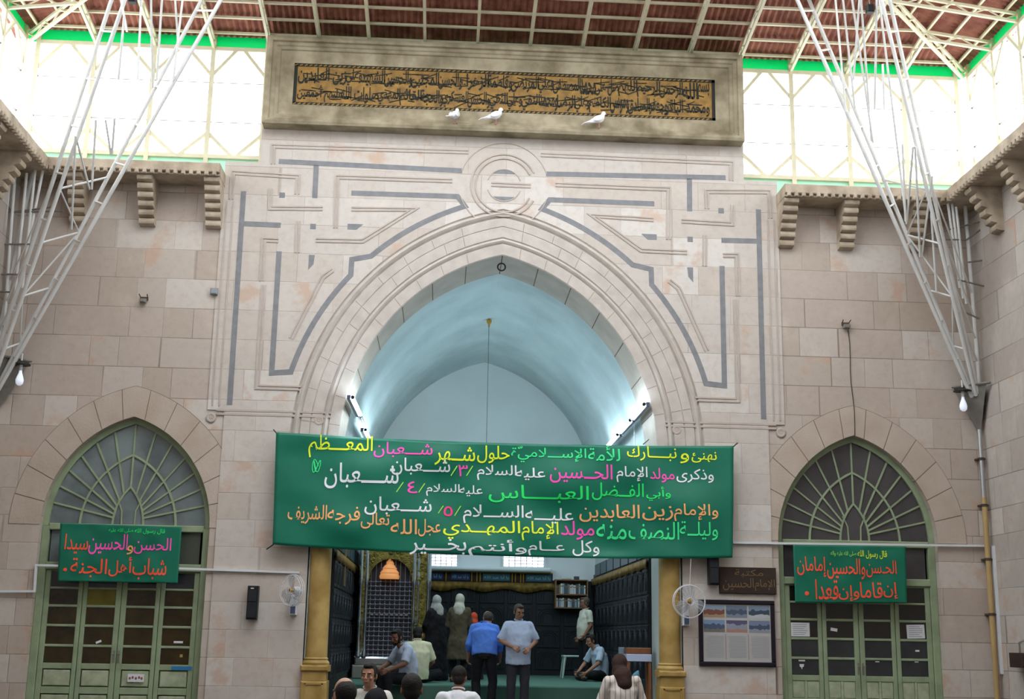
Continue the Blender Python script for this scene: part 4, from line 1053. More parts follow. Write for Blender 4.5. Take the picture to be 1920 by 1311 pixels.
def hang(t, L, r=.016):
    for (p0, Y0), (p1, Y1) in L: MB().tube([at(*p0, Y0), at(*p1, Y1)], r, 8).build('hanger', white_steel, t)
hang(tR, [(((1566, -6), -2.0), ((1586, 210), -1.5)), (((1580, -6), -2.0), ((1603, 204), -1.3)), (((1597, -6), -2.2), ((1637, 268), -1.2)), (((1612, -6), -2.3), ((1600, 150), -1.6)), (((1614, -6), -2.2), ((1634, 265), -1.2)),
 (((1644, -6), -2.4), ((1640, 205), -1.5)), (((1648, -6), -2.4), ((1700, 420), -1.0)), (((1655, 120), -1.9), ((1658, 206), -1.7)), (((1692, 270), -1.6), ((1698, 415), -1.1)), (((1712, 275), -1.8), ((1700, 420), -1.0)), (((1716, 275), -1.8), ((1725, 482), -.8)), (((1748, 330), -1.5), ((1728, 482), -.8)), (((1746, 400), -1.2), ((1756, 548), -.7))])
hang(tL, [(((226, -6), -2.6), ((238, 60), -2.4)), (((233, 30), -2.6), ((222, 150), -2.2)), (((265, -6), -2.2), ((258, 150), -1.9)), (((283, -6), -2.2), ((286, 165), -1.6)), (((304, -6), -2.2), ((294, 150), -1.7)), (((328, -6), -2.0), ((334, 80), -1.7)), (((343, -6), -2.0), ((325, 150), -1.6)),
 (((180, 225), -1.8), ((172, 355), -1.2)), (((198, 225), -1.8), ((208, 290), -1.5)), (((215, 222), -1.8), ((210, 290), -1.5)), (((142, 255), -1.9), ((168, 355), -1.2)), (((142, 255), -1.9), ((134, 430), -1.0))])
# upright lattice frame against the left wall
def frame(t, s, L, bars):
    for p0, p1 in L: MB().tube([at(*p0, -.45), at(*p1, -.3)], .022, 8).build('upright', white_steel, t)
    for p0, p1 in bars: MB().tube([at(*p0, -.4), at(*p1, -.4)], .014, 8).build('cross_bar', rust, t)
frame(tL, -1, [((28, 330), (8, 610)), ((50, 325), (26, 575)), ((66, 318), (42, 540)), ((82, 312), (50, 470)), ((18, 340), (-8, 600))], [((0, 372), (22, 398)), ((22, 398), (100, 388)), ((0, 458), (62, 458)), ((0, 514), (36, 515)), ((0, 547), (20, 548)), ((14, 398), (118, 396))])
frame(tR, 1, [((1776, 372), (1800, 540)), ((1784, 372), (1806, 560)), ((1793, 388), (1812, 570))], [((1733, 442), (1854, 412)), ((1755, 449), (1812, 450)), ((1812, 450), (1856, 418)), ((1815, 492), (1850, 487)), ((1797, 525), (1850, 538)), ((1808, 585), (1836, 598))])
for s, t, px, py in ((1, tR, 1838, 740), (-1, tL, -20, 720)):
    # folded steel foot wedged in the corner
    m = MB(); x, y, z = s*7.34, -.06, 4.62
    m.add([(x, y, z-.05), (s*6.98, -.02, 5.3), (s*7.32, -.42, 5.3), (s*7.38, -.02, 5.3)], [(0,1,2), (0,2,3), (0,3,1), (1,3,2)])
    m.build('corner_foot', rust, t)
    MB().tube([(s*6.95, -.04, 5.31), (s*7.36, -.48, 5.31)], .02, 6).build('foot_plate_bar', rust, t)
# floodlights hanging from the roof
for px, py, lab in ((1631, 17, 'small black floodlight hanging among the right roof tubes'), (249, -2, 'small black floodlight hanging among the left roof tubes')):
    c = at(px, py, -2.3); t = thing('floodlight', lab, 'floodlight', c, 'black floodlights in the roof')
    MB().bbox(c.x-.05, c.x+.05, c.y-.05, c.y+.05, c.z-.06, c.z+.06, .01).build('housing', black, t)
    MB().tube([(c.x, c.y, c.z+.06), (c.x, c.y, ZE+SL*2.6+.02)], .008, 6).build('hanging_rod', rust, t)
# ================================================================== inside the hall
def atx(px, py, X):
    d = ray(px, py); return CAM + d*((X-CAM.x)/d.x)
def atz(px, py, Z):
    d = ray(px, py); return CAM + d*((Z-CAM.z)/d.z)
carpet = mat('sage green carpet', '567c6e', .95, var=.15, vs=2, bump=.2, bs=150)
PZ = .70
struct(MB().bbox(-HW, HW, 2.0, 8.0, .28, PZ, .02).build('floor_platform', carpet))
clad = mat('dark blue black carved cladding', '20252a', .5, var=.25, vs=3)
gold_c = mat('old gold fringe cloth', '86692b', .5, .1, col2='5d481d', vs=9)
def relief_panel(w, h):
    mb = MB(); mb.bbox(-w/2+.012, w/2-.012, -.02, 0, -h/2+.012, h/2-.012, .012)
    for r in (.20, .15, .10):
        pts = [(-r, -.02, -h*.36)]+[(-r*cos(pi*i/10), -.02, -.03+r*sin(pi*i/10)*.85) for i in range(11)]+[(r, -.02, -h*.36)]
        mb.tube(pts, .010, 5)
    for s in (-1, 1): mb.ell((s*.19, -.018, h*.3), (.035, .012, .03), 8, 6)
    return mb
base = struct(MB().box(-HW+.03, HW-.03, 7.95, 8.0, PZ, 2.62).build('wall_cladding_back', clad))
pw, ph = .5375, .44
pm = relief_panel(pw, ph); pm.v = [(x, y+7.95, z) for x, y, z in pm.v]; proto = pm.build('relief_panel', clad, base)
proto.location = (-HW+.06+pw/2, 0, PZ+.10+ph/2); first = True
for i in range(8):
    for j in range(4):
        if i == 0 and j == 0: continue
        c = proto.copy(); COL.objects.link(c); c.location = (-HW+.06+pw/2+i*(pw+.05), 0, PZ+.10+ph/2+j*ph*1.0)
for s, nm in ((-1, 'wall_cladding_left'), (1, 'wall_cladding_right')):
    xa, xb = sorted((s*HW, s*(HW-.04)))
    yc0 = .2 if s < 0 else .85
    b = struct(MB().box(xa, xb, yc0, 7.95, .28, 2.75).build(nm, clad))
    R = Matrix.Rotation(s*-pi/2, 4, 'Z'); pr = None
    for i in range(13 if s < 0 else 12):
        for j in range(4):
            loc = Matrix.Translation((s*(HW-.04), yc0+.29+i*.56, PZ+.1+ph/2+j*ph))
            if pr is None:
                m = relief_panel(pw, ph); pr = m.build('relief_panel', clad, b); pr.matrix_world = loc @ R
            else:
                c = pr.copy(); COL.objects.link(c); c.matrix_world = loc @ R
    # gold fringe with scallops, inscription plaques above
    g = MB(); y0, y1 = yc0, 7.9
    n = 90; A = []; B = []
    for i in range(n+1):
        y = y0+(y1-y0)*i/n; x = s*(HW-.075-.012*sin(i*1.9)); A.append((x, y, 2.66)); B.append((x, y, 2.50+.03*abs(sin(i*.35))))
    g.add(A+B, [(i, i+1, n+2+i, n+1+i) for i in range(n)]); o = g.build('gold_fringe', gold_c, b, 60); q = o.modifiers.new('t', 'SOLIDIFY'); q.thickness = .01
    pq = MB(); k = y0+.1
    for i in range(7):
        xa, xb = sorted((s*(HW-.07), s*(HW-.035))); pq.box(xa, xb, k, k+.82, 2.70, 2.93); k += .95
    pq.build('inscription_plaque', mat('teal blue inscription plaque', '27424c', .4), b)
blue_p = mat('dark blue inscription plaque', '26365e', .4); teal_p = mat('teal inscription plaque', '2c5560', .4); gilt = mat('gilt moulding', 'a9832e', .35, .5)
yb = 7.93
def bz(px, py): return at(px, py, yb)
g = MB(); n = 110; A = []; B = []
z1, z0 = bz(950, 1093).z, bz(950, 1108).z
for i in range(n+1):
    x = -HW+.1+(2*HW-.85)*i/n; y = yb-.05-.015*sin(i*1.7); A.append((x, y, z1)); B.append((x, y, z0+.035*sin(i*.26)))
g.add(A+B, [(i, i+1, n+2+i, n+1+i) for i in range(n)]); o = g.build('gold_fringe', gold_c, base, 60); q = o.modifiers.new('t', 'SOLIDIFY'); q.thickness = .012
zt, zb_ = bz(950, 1075).z, bz(950, 1092).z
MB().box(-HW+.1, bz(1036, 1085).x, yb-.03, yb+.02, zb_-.01, zt+.01).build('plaque_backing', mat('dark maroon backing', '2a1c1a', .7), base)
for (pa, pb_), m in (((905, 956), teal_p), ((986, 1034), teal_p), ((845, 881), blue_p), ((780, 830), blue_p), ((720, 770), teal_p)):
    xa, xb = bz(pa, 1085).x, bz(pb_, 1085).x
    o = MB().bbox(xa, xb, yb-.05, yb-.03, zb_+.02, zt-.01, .006).build('inscription_plaque', m, base)
    l = MB(); letters(l, 'يا أبا عبد الله', xa+.03, xb-.03, zb_+.05, zt-.04, flat(yb-.053)); l.build('script', mat('pale blue script', '7fa0a8', .5), o)
gm = MB()
for p in (884, 894, 900, 960, 966, 976, 981, 836, 775):
    x = bz(p, 1085).x; gm.tube([(x, yb-.05, zb_), (x, yb-.05, zt)], .012, 8)
gm.box(-HW+.1, bz(1036, 1085).x, yb-.06, yb-.02, zt, zt+.02); gm.build('gilt_post', gilt, base)
# pale ledge and two barred windows above it
zl0, zl1 = bz(920, 1075).z, bz(920, 1065).z
ledge = struct(MB().bbox(bz(795, 1070).x, bz(1032, 1070).x, yb-.22, 8.0, zl0+.03, zl1+.01, .03).build('trim_14', plaster2))
sky_w = mat('daylight behind window bars', 'ffffff', .5, emit='f4f6ff', es=2.2)
for k, (pa, pb_) in enumerate(((806, 857), (944, 1020))):
    wno[0] += 1; xa, xb = bz(pa, 1055).x, bz(pb_, 1055).x; za, zc = bz((pa+pb_)/2, 1065).z+.02, bz((pa+pb_)/2, 1040).z
    fr = MB()
    for q in ((xa-.03, xb+.03, za-.03, za), (xa-.03, xb+.03, zc, zc+.03), (xa-.03, xa, za, zc), (xb, xb+.03, za, zc)): fr.box(q[0], q[1], 7.93, 8.0, q[2], q[3])
    o = struct(fr.build('window_%d' % wno[0], plaster2))
    MB().box(xa, xb, 7.985, 7.995, za, zc).build('bright_pane', sky_w, o)
    br = MB(); n = 7 if k else 5
    for i in range(n+1): x = xa+(xb-xa)*i/n; br.tube([(x, 7.965, za), (x, 7.965, zc)], .006, 6)
    for i in range(5): z = za+(zc-za)*i/4; br.tube([(xa, 7.965, z), (xb, 7.965, z)], .006, 6)
    br.build('window_bar', mat('dark window bars', '3a3f4c', .5), o)

# fluorescent tubes on the haunches of the vault
tube_m = mat('lit fluorescent tube', 'f2fbff', .3, emit='dff4ff', es=72)
def fluo(p0, p1, X, lab):
    a, b = atx(*p0, X), atx(*p1, X); t = thing('fluorescent_lamp', lab, 'lamp', (a+b)/2, 'fluorescent lamps on the vault')
    s = 1 if X > 0 else -1; d = (b-a).normalized(); off = Vector((s*.05, 0, 0))
    MB().obox((a+b)/2+off*1.1, (b-a)/2, Vector((s*.025, 0, 0)), Vector((0, 0, .03))).build('batten', mat('blue grey lamp batten', '4c566e', .4), t)
    MB().tube([a+d*.04, b-d*.04], .022, 10).build('tube', tube_m, t)
    MB().tube([a, a+d*.05], .026, 10).tube([b-d*.05, b], .026, 10).build('end_cap', black, t)
fluo((661, 745), (677, 779), -2.15, 'lit fluorescent tube nearest the front on the left side of the vault')
fluo((685, 806), (701, 840), -2.15, 'lit fluorescent tube farther back on the left side of the vault')
fluo((1208, 758), (1184, 786), 2.15, 'upper and nearest lit tube of three on the right side of the vault')
fluo((1182, 788), (1160, 812), 2.15, 'middle lit tube of three on the right side of the vault')
fluo((1158, 815), (1130, 846), 2.15, 'lowest lit tube of three on the right side, just above the banner')
for s, lab in ((-1, 'added unseen lamp tube brightening the back of the hall on the left'), (1, 'added unseen lamp tube brightening the back of the hall on the right')):  # extra pair added out of view behind the banner to brighten the back wall
    t = thing('fluorescent_lamp', lab, 'lamp', (s*2.2, 5.4, 4.1), 'fluorescent lamps on the vault')
    MB().box(*sorted((s*2.25, s*2.30)), 4.7, 6.1, 4.07, 4.13).build('batten', mat('blue grey lamp batten', '4c566e', .4), t)
    MB().tube([(s*2.2, 4.75, 4.1), (s*2.2, 6.05, 4.1)], .022, 10).build('tube', tube_m, t)
    MB().tube([(s*2.2, 4.7, 4.1), (s*2.2, 4.76, 4.1)], .03, 10).build('end_cap', black, t); MB().tube([(s*2.2, 6.04, 4.1), (s*2.2, 6.1, 4.1)], .03, 10).build('end_cap', black, t)
a, b = atx(677, 781, -2.2), atx(685, 805, -2.2)
tag(MB().tube([a, b], .022, 8).build('unlit_tube', mat('unlit grey lamp tube', '5c6270', .4)), 'dark unlit lamp tube between the two lit left tubes', 'lamp')
a = atx(1189, 796, 2.31); tag(MB().tube([a, a+Vector((.03, .1, -.5)), a+Vector((.05, .12, -1.1))], .012, 8).build('lamp_cable', white_pl), 'white cable hanging from the right fluorescent tubes', 'cable')
h = atz(917, 605, 7.17)
t = thing('ceiling_hook', 'brass ceiling hook at the crown of the vault with long thin chain', 'hook', (h.x, h.y, 7.1))
MB().lathe([(.05, 7.22), (.045, 7.17), (.02, 7.14), (.015, 7.08)], (h.x, h.y, 0), 14).build('rose', brass, t, smooth=40)
MB().tube([(h.x, h.y, 7.1), (h.x, h.y, 3.3)], .0045, 6).build('chain', mat('dark chain', '4d5556', .5), t)
rg = MB().tube([(.06*cos(2*pi*i/16), -.02, .06*sin(2*pi*i/16)) for i in range(17)], .012, 6); rg.v = [(x+.0, y+YP+.33, z+7.10) for x, y, z in rg.v]
tag(rg.build('iron_ring', mat('dark iron ring', '3b3a37', .5, .6)), 'small dark iron ring at the tip of the arch soffit', 'ring')

# shrine with silver lattice and gilt spandrels
silver = mat('polished silver', 'c9ccd4', .22, .95); silver_d = mat('aged silver lattice', '7d7c85', .5, .4)
gilt_s = mat('gilt floral relief', '8e7f3c', .35, .5, col2='544c22', vs=16, bump=.8, bs=45)
ys = 4.2; sx0, sx1 = max(-2.25, at(664, 1200, ys).x), at(803, 1200, ys).x; ztop = 3.25
sh = thing('shrine', 'tall gilt and silver latticed shrine glowing amber inside the hall', 'shrine', ((sx0+sx1)/2, ys+1, PZ))
zl = at(730, 1246, ys).z; zs2 = at(730, 1232, ys).z
MB().bbox(sx0-.06, sx1+.06, ys-.1, ys+2.2, PZ, zl-.02, .02).build('marble_plinth', mat('beige marble', '8b8a80', .4, var=.2, vs=4), sh)
MB().bbox(sx0-.03, sx1+.03, ys-.07, ys+2.15, zl-.02, zs2, .03).build('silver_base', silver, sh)
MB().box(sx0+.02, sx1-.02, ys+.1, ys+2.1, zs2, ztop).build('inner_body', mat('dark shrine interior', '3c383f', .6), sh)
lx0, lx1 = at(687, 1180, ys).x, at(770, 1180, ys).x; lz1 = at(730, 1100, ys).z; ap = at(730, 1048, ys).z
cxs = (lx0+lx1)/2; hw = (lx1-lx0)/2
# gilt front with an arched opening
gf = MB(); N = 12; pts = [(lx0, lz1)]+[(cxs-hw*cos(pi*i/N)*(1 if True else 1), lz1+(ap-lz1)*sin(pi*i/N)**.8) for i in range(1, N)]+[(lx1, lz1)]
arch_sheet(gf, sx0+.06, sx1-.06, zs2, ztop, pts, ys-.01); o = gf.build('gilt_front', gilt_s, sh); q = o.modifiers.new('t', 'SOLIDIFY'); q.thickness = .05; q.offset = 0
fl = MB()
for i in range(90):
    x = RND.uniform(sx0+.08, sx1-.08); z = RND.uniform(lz1+.05, ztop-.05)
    u = (x-cxs)/hw
    if abs(u) < 1 and z < lz1+(ap-lz1)*sqrt(max(0, 1-u*u))+.04: continue
    r = RND.uniform(.02, .04); fl.ell((x, ys-.04, z), (r, .014, r*.8), 8, 6)
    fl.tube([(x+r*1.3*cos(a), ys-.042, z+r*1.3*sin(a)) for a in (0, .9, 1.8, 2.7)], .006, 5)
for i in range(24):
    for x in (RND.uniform(sx0+.07, lx0-.02), RND.uniform(lx1+.02, sx1-.07)):
        z = RND.uniform(zs2+.05, lz1); fl.ell((x, ys-.04, z), (.018, .012, .022), 8, 6)
fl.build('floral_relief', gilt_s, sh, smooth=50)
lt = MB(); nx, nz = 9, 17
for i in range(nx):
    x = lx0+(i+.5)*(lx1-lx0)/nx; lt.tube([(x, ys+.03, zs2), (x, ys+.03, ap)], .007, 6)
for j in range(nz):
    z = zs2+(j+.5)*(lz1+.12-zs2)/nz; lt.tube([(lx0, ys+.03, z), (lx1, ys+.03, z)], .007, 6)
    for i in range(nx): lt.ell((lx0+(i+.5)*(lx1-lx0)/nx, ys+.028, z), .019, 8, 6)
lt.build('silver_lattice', silver_d, sh, smooth=50)
z = at(730, 1153, ys).z; sb = MB()
for i in range(nx-1): x = lx0+(i+1)*(lx1-lx0)/nx; sb.obox((x, ys-.005, z), (.026, 0, 0), (0, .012, 0), (0, 0, .010))
sb.build('silver_stud', silver, sh)
def post(x, y, r=.035):
    MB().lathe([(r*1.5, zs2), (r*1.5, zs2+.06), (r, zs2+.1), (r*.85, zs2+.55), (r*1.25, zs2+.6), (r*.85, zs2+.65), (r*.8, 2.3), (r*1.3, 2.36), (r, 2.42), (r*.9, ztop)], (x, y, 0), 16).build('silver_post', silver, sh, smooth=40)
for x in (sx0+.03, lx0-.03, lx1+.035, sx1-.03): post(x, ys-.03)
post(sx1-.03, ys+2.0); post(lx1+.11, ys-.02, .03)
MB().bbox(sx0-.08, sx1+.08, ys-.12, ys+2.2, ztop, ztop+.25, .05).build('gilt_cornice', gilt, sh)
amber = mat('amber lit inner dome', 'c48a58', .35, emit='ffab66', es=.42)
ad = at(730, 1086, ys+.06); MB().lathe([(.17, 0), (.18, .05), (.16, .09), (.17, .11), (.12, .17), (.13, .19), (.07, .26), (.075, .28), (.02, .35), (.0, .37)], (ad.x, ys+.07, ad.z), 20).build('amber_dome', amber, sh, smooth=50)
# tall wooden strip on the left hall wall
a = atx(650, 1035, -HW+.06); tag(MB().box(-HW+.04, -HW+.08, 1.9, 2.1, 2.2, 3.0).build('wooden_batten', mat('tan wooden batten', '6f5a40', .6)), 'tan wooden batten high on the dark cladding left of the shrine', 'batten')

# bookcase hung on the back wall, its books one by one
wood = mat('light brown wood', '8d6b4d', .5, var=.2, vs=6)
xa, xb = bz(1039, 1110).x, bz(1100, 1110).x; zc, za = bz(1070, 1088).z, bz(1070, 1142).z; zm = bz(1070, 1116).z
bc = thing('bookcase', 'small wooden wall bookcase packed with books in the far right corner', 'bookcase', ((xa+xb)/2, 7.9, za)); yd = 7.66
MB().box(xa, xb, 7.9, 7.93, za, zc).build('back_panel', wood, bc)
for x in (xa, xb-.025): MB().bbox(x, x+.025, yd, 7.9, za, zc, .004).build('side_panel', wood, bc)
for z in (za, zm-.012, zc-.025): MB().bbox(xa+.02, xb-.02, yd, 7.9, z, z+.025, .004).build('shelf', wood, bc)
bcol = ['c8ccd0', '5b6a7c', 'd6d8da', '43707c', '8fa6b0', '6d5a4a', 'b7c2c8', '2f3a4a', '9db4be', 'a3846a', 'e2e4e4', '50606a']
def book(x, w, z, h, c, lab, grp):
    t = thing('book', lab, 'book', (x+w/2, 7.7, z), grp)
    MB().bbox(x, x+w, 7.69, 7.86, z, z+h, .004).build('cover', mat('book cover ' + c, c, .6), t)
    MB().box(x+.003, x+w-.003, 7.70, 7.865, z+h, z+h+.001).build('page_block', paper, t)
    MB().box(x+.002, x+w-.002, 7.688, 7.691, z+h*.7, z+h*.82).build('spine_band', mat('dull gold spine band', '8a7448', .5), t)
for z, h0, lab, grp in ((zm+.014, .21, 'thin upright book in the packed upper row of the wall bookcase', 'books on the upper shelf'), (za+.026, .19, 'upright book in the lower row of the wall bookcase', 'books on the lower shelf')):
    x = xa+.03
    while x < xb-.07:
        w = RND.uniform(.022, .042); book(x, w, z, h0*RND.uniform(.82, 1.0), RND.choice(bcol), lab, grp); x += w+.002
x = xa+.12
for w, h, lab in ((.22, .05, 'pale flat stack of papers lying on top of the bookcase'), (.1, .07, 'dark lump of folded cloth on the bookcase top right')):
    tag(MB().bbox(x, x+w, 7.7, 7.85, zc, zc+h, .012).build('paper_stack' if w > .15 else 'folded_cloth', mat('off white paper', 'c9c8c0', .8) if w > .15 else mat('grey folded cloth', '55575a', .9)), lab, 'papers' if w > .15 else 'cloth'); x += w+.06

# white plastic chair
plast = mat('white moulded plastic', 'b9ccc4', .35)
cb = atz(1055, 1271, PZ); cy = 6.55; cx0, cx1 = at(1054, 1270, cy).x, at(1094, 1270, cy).x; cxm = (cx0+cx1)/2; sw_ = (cx1-cx0)/2; zse = at(1070, 1229, cy).z
ch = thing('plastic_chair', 'white plastic chair beside the standing man at the back of the hall', 'chair', (cxm, cy, PZ))
MB().bbox(cxm-sw_, cxm+sw_, cy-.2, cy+.2, zse-.035, zse, .015).build('seat', plast, ch)
for sx in (-1, 1):
    for sy in (-1, 1):
        MB().tube([(cxm+sx*(sw_+.01), cy+sy*.21, PZ), (cxm+sx*(sw_-.04), cy+sy*.17, zse-.03)], [.018, .024], 8).build('leg', plast, ch)
bk = MB(); X = cxm+sw_-.03
for sy in (-.17, -.06, .06, .17): bk.tube([(X, cy+sy, zse), (X+.07, cy+sy, zse+.2), (X+.12, cy+sy*.95, zse+.42)], .018, 8)
bk.tube([(X+.12, cy-.18, zse+.43), (X+.125, cy, zse+.46), (X+.12, cy+.18, zse+.43)], .024, 8); bk.build('backrest', plast, ch)

# wooden stand with a white apron at the right, cushion and board
yt = .45; xa, xb = at(1176, 1230, yt).x, at(1221, 1230, yt).x; zt_ = at(1200, 1215, yt).z; z1 = at(1200, 1227, yt).z; z2 = at(1200, 1241, yt).z; wy = .30
ws = thing('wooden_stand', 'narrow brown wooden stand with white front box beside the right column', 'stand', ((xa+xb)/2, yt+wy/2, .28))
brown = mat('brown varnished wood', '8a5a3c', .45, var=.2, vs=7)
MB().bbox(xa, xb, yt+.01, yt+wy, z1, zt_, .01).build('top_box', brown, ws)
MB().bbox(xa-.01, xb+.005, yt-.02, yt+wy, z2, z1, .008).build('white_apron', mat('white laminate', 'b9c6e4', .4), ws)
for x in (xa+.02, xb-.02):
    for y in (yt+.02, yt+wy-.03): MB().box(x-.02, x+.02, y-.02, y+.02, .28, z2).build('leg', brown, ws)
MB().box(xa+.04, xb-.04, yt+.01, yt+.03, .52, .58).build('stretcher', brown, ws); MB().box(xa+.04, xb-.04, yt+wy-.04, yt+wy-.02, .52, .58).build('stretcher', brown, ws)
a = at(1165, 1214, yt+.2); b = at(1176, 1243, yt+.2)
tag(MB().bbox(a.x-.02, b.x-.025, yt+.33, yt+.36, .28, a.z, .005).build('standing_board', mat('pale blue board', '8fa6b6', .5)), 'pale blue board standing upright behind the left side of the wooden stand', 'board')
cu = MB(); a = at(1182, 1286, 1.75); b = at(1199, 1250, 1.75); n = 10
cu.ell((0, 0, .17), (.17, .06, .19), 18, 12); cu.v = [((1 if x > 0 else -1)*abs(x)**.8*.17**.2, y, z) for x, y, z in cu.v]
R = Matrix.Translation((a.x+.07, 1.72, .66)) @ Matrix.Rotation(radians(35), 4, 'Y') @ Matrix.Rotation(radians(-12), 4, 'X'); cu.v = [tuple(R @ Vector(p)) for p in cu.v]
tag(cu.build('cushion', mat('pale blue cushion cloth', '7fb0c8', .8, var=.1), None, 60), 'pale blue cushion leaning below the wooden stand', 'cushion')
# ================================================================== people
SKIN = {k: mat('skin ' + k, c, .55, var=.12, vs=6, spec=.35) for k, c in (('tan', 'ad8068'), ('brown', '8f6550'), ('light', 'bf967e'))}
HAIRM = mat('black hair', '17130f', .6, bump=.6, bs=90); HAIRG = mat('greying hair', '4a443c', .7, bump=.6, bs=90)
def fab(name, c, **k): return mat(name, c, k.pop('rough', .85), var=k.pop('var', .12), vs=5, bump=.35, bs=18, **k)
V = Vector
def stand(k=1.):
    J = dict(head=(0, -.02, 1.60), neck=(0, .01, 1.46), chest=(0, .01, 1.28), belly=(0, -.01, 1.08), pel=(0, 0, .93), shl=(.178, .01, 1.39), shr=(-.178, .01, 1.39),
             ell=(.25, .02, 1.13), elr=(-.25, .02, 1.13), wrl=(.26, -.05, .90), wrr=(-.26, -.05, .90), hil=(.1, 0, .9), hir=(-.1, 0, .9), knl=(.11, -.02, .49), knr=(-.11, -.02, .49),
             anl=(.11, .03, .08), anr=(-.11, .03, .08), tol=(.13, -.14, .035), tor=(-.13, -.14, .035))
    return {a: V(b)*k for a, b in J.items()}
def sit(k=1., cross=False):
    """pelvis at the origin height .12"""
    J = dict(head=(0, -.06, .80), neck=(0, -.01, .66), chest=(0, .01, .48), belly=(0, .01, .28), pel=(0, 0, .12), shl=(.178, .0, .585), shr=(-.178, .0, .585), ell=(.26, -.08, .34), elr=(-.26, -.08, .34),
             wrl=(.17, -.27, .22), wrr=(-.17, -.27, .22), hil=(.1, -.02, .1), hir=(-.1, -.02, .1))
    if cross: J.update(knl=(.36, -.32, .14), knr=(-.36, -.32, .14), anl=(-.08, -.36, .06), anr=(.08, -.42, .06), tol=(-.24, -.38, .05), tor=(.24, -.44, .05))
    else: J.update(knl=(.14, -.42, .14), knr=(-.14, -.42, .14), anl=(.14, -.40, -.28), anr=(-.14, -.40, -.28), tol=(.15, -.56, -.33), tor=(-.15, -.56, -.33))
    return {a: V(b)*k for a, b in J.items()}
def tl(mb, st, lat, n=20, sq=.85):
    """torso loft: st = [(centre, half width, half depth)]"""
    rings = []; lat = V(lat).normalized()
    for i, (c, rx, ry) in enumerate(st):
        a = V(st[max(0, i-1)][0]); b = V(st[min(len(st)-1, i+1)][0]); ax = (b-a).normalized(); f = lat.cross(ax).normalized(); l = ax.cross(f).normalized()
        rings.append([V(c)+l*rx*math.copysign(abs(cos(2*pi*k/n))**sq, cos(2*pi*k/n))+f*ry*math.copysign(abs(sin(2*pi*k/n))**sq, sin(2*pi*k/n)) for k in range(n)])
    mb.loft(rings)
def hand(mb, wr, el, pn, k, curl=.6, side=1):
    d = (wr-el).normalized(); n = V(pn); n = (n-d*n.dot(d)).normalized(); l = d.cross(n).normalized()*side
    for i, (o, L) in enumerate(((-.030, .072), (-.010, .080), (.010, .076), (.029, .060))):
        kn = wr+(d*.085+l*o)*k; mb.cone(wr+(l*o*.55+d*.01)*k, .015*k, kn, .0115*k, 8)
        d1 = (d*cos(curl)+n*sin(curl)); d2 = (d*cos(curl*2.1)+n*sin(curl*2.1))
        m1 = kn+d1*L*.52*k; tip = m1+d2*L*.48*k
        mb.cone(kn, .0105*k, m1, .0092*k, 8); mb.cone(m1, .0092*k, tip, .0075*k, 8)
    b = wr+(d*.025-l*.022)*k; m1 = b+(d*.03-l*.032+n*.012)*k; tip = m1+(d*.03-l*.008+n*.018)*k
    mb.cone(b, .014*k, m1, .0115*k, 8); mb.cone(m1, .0115*k, tip, .009*k, 8)
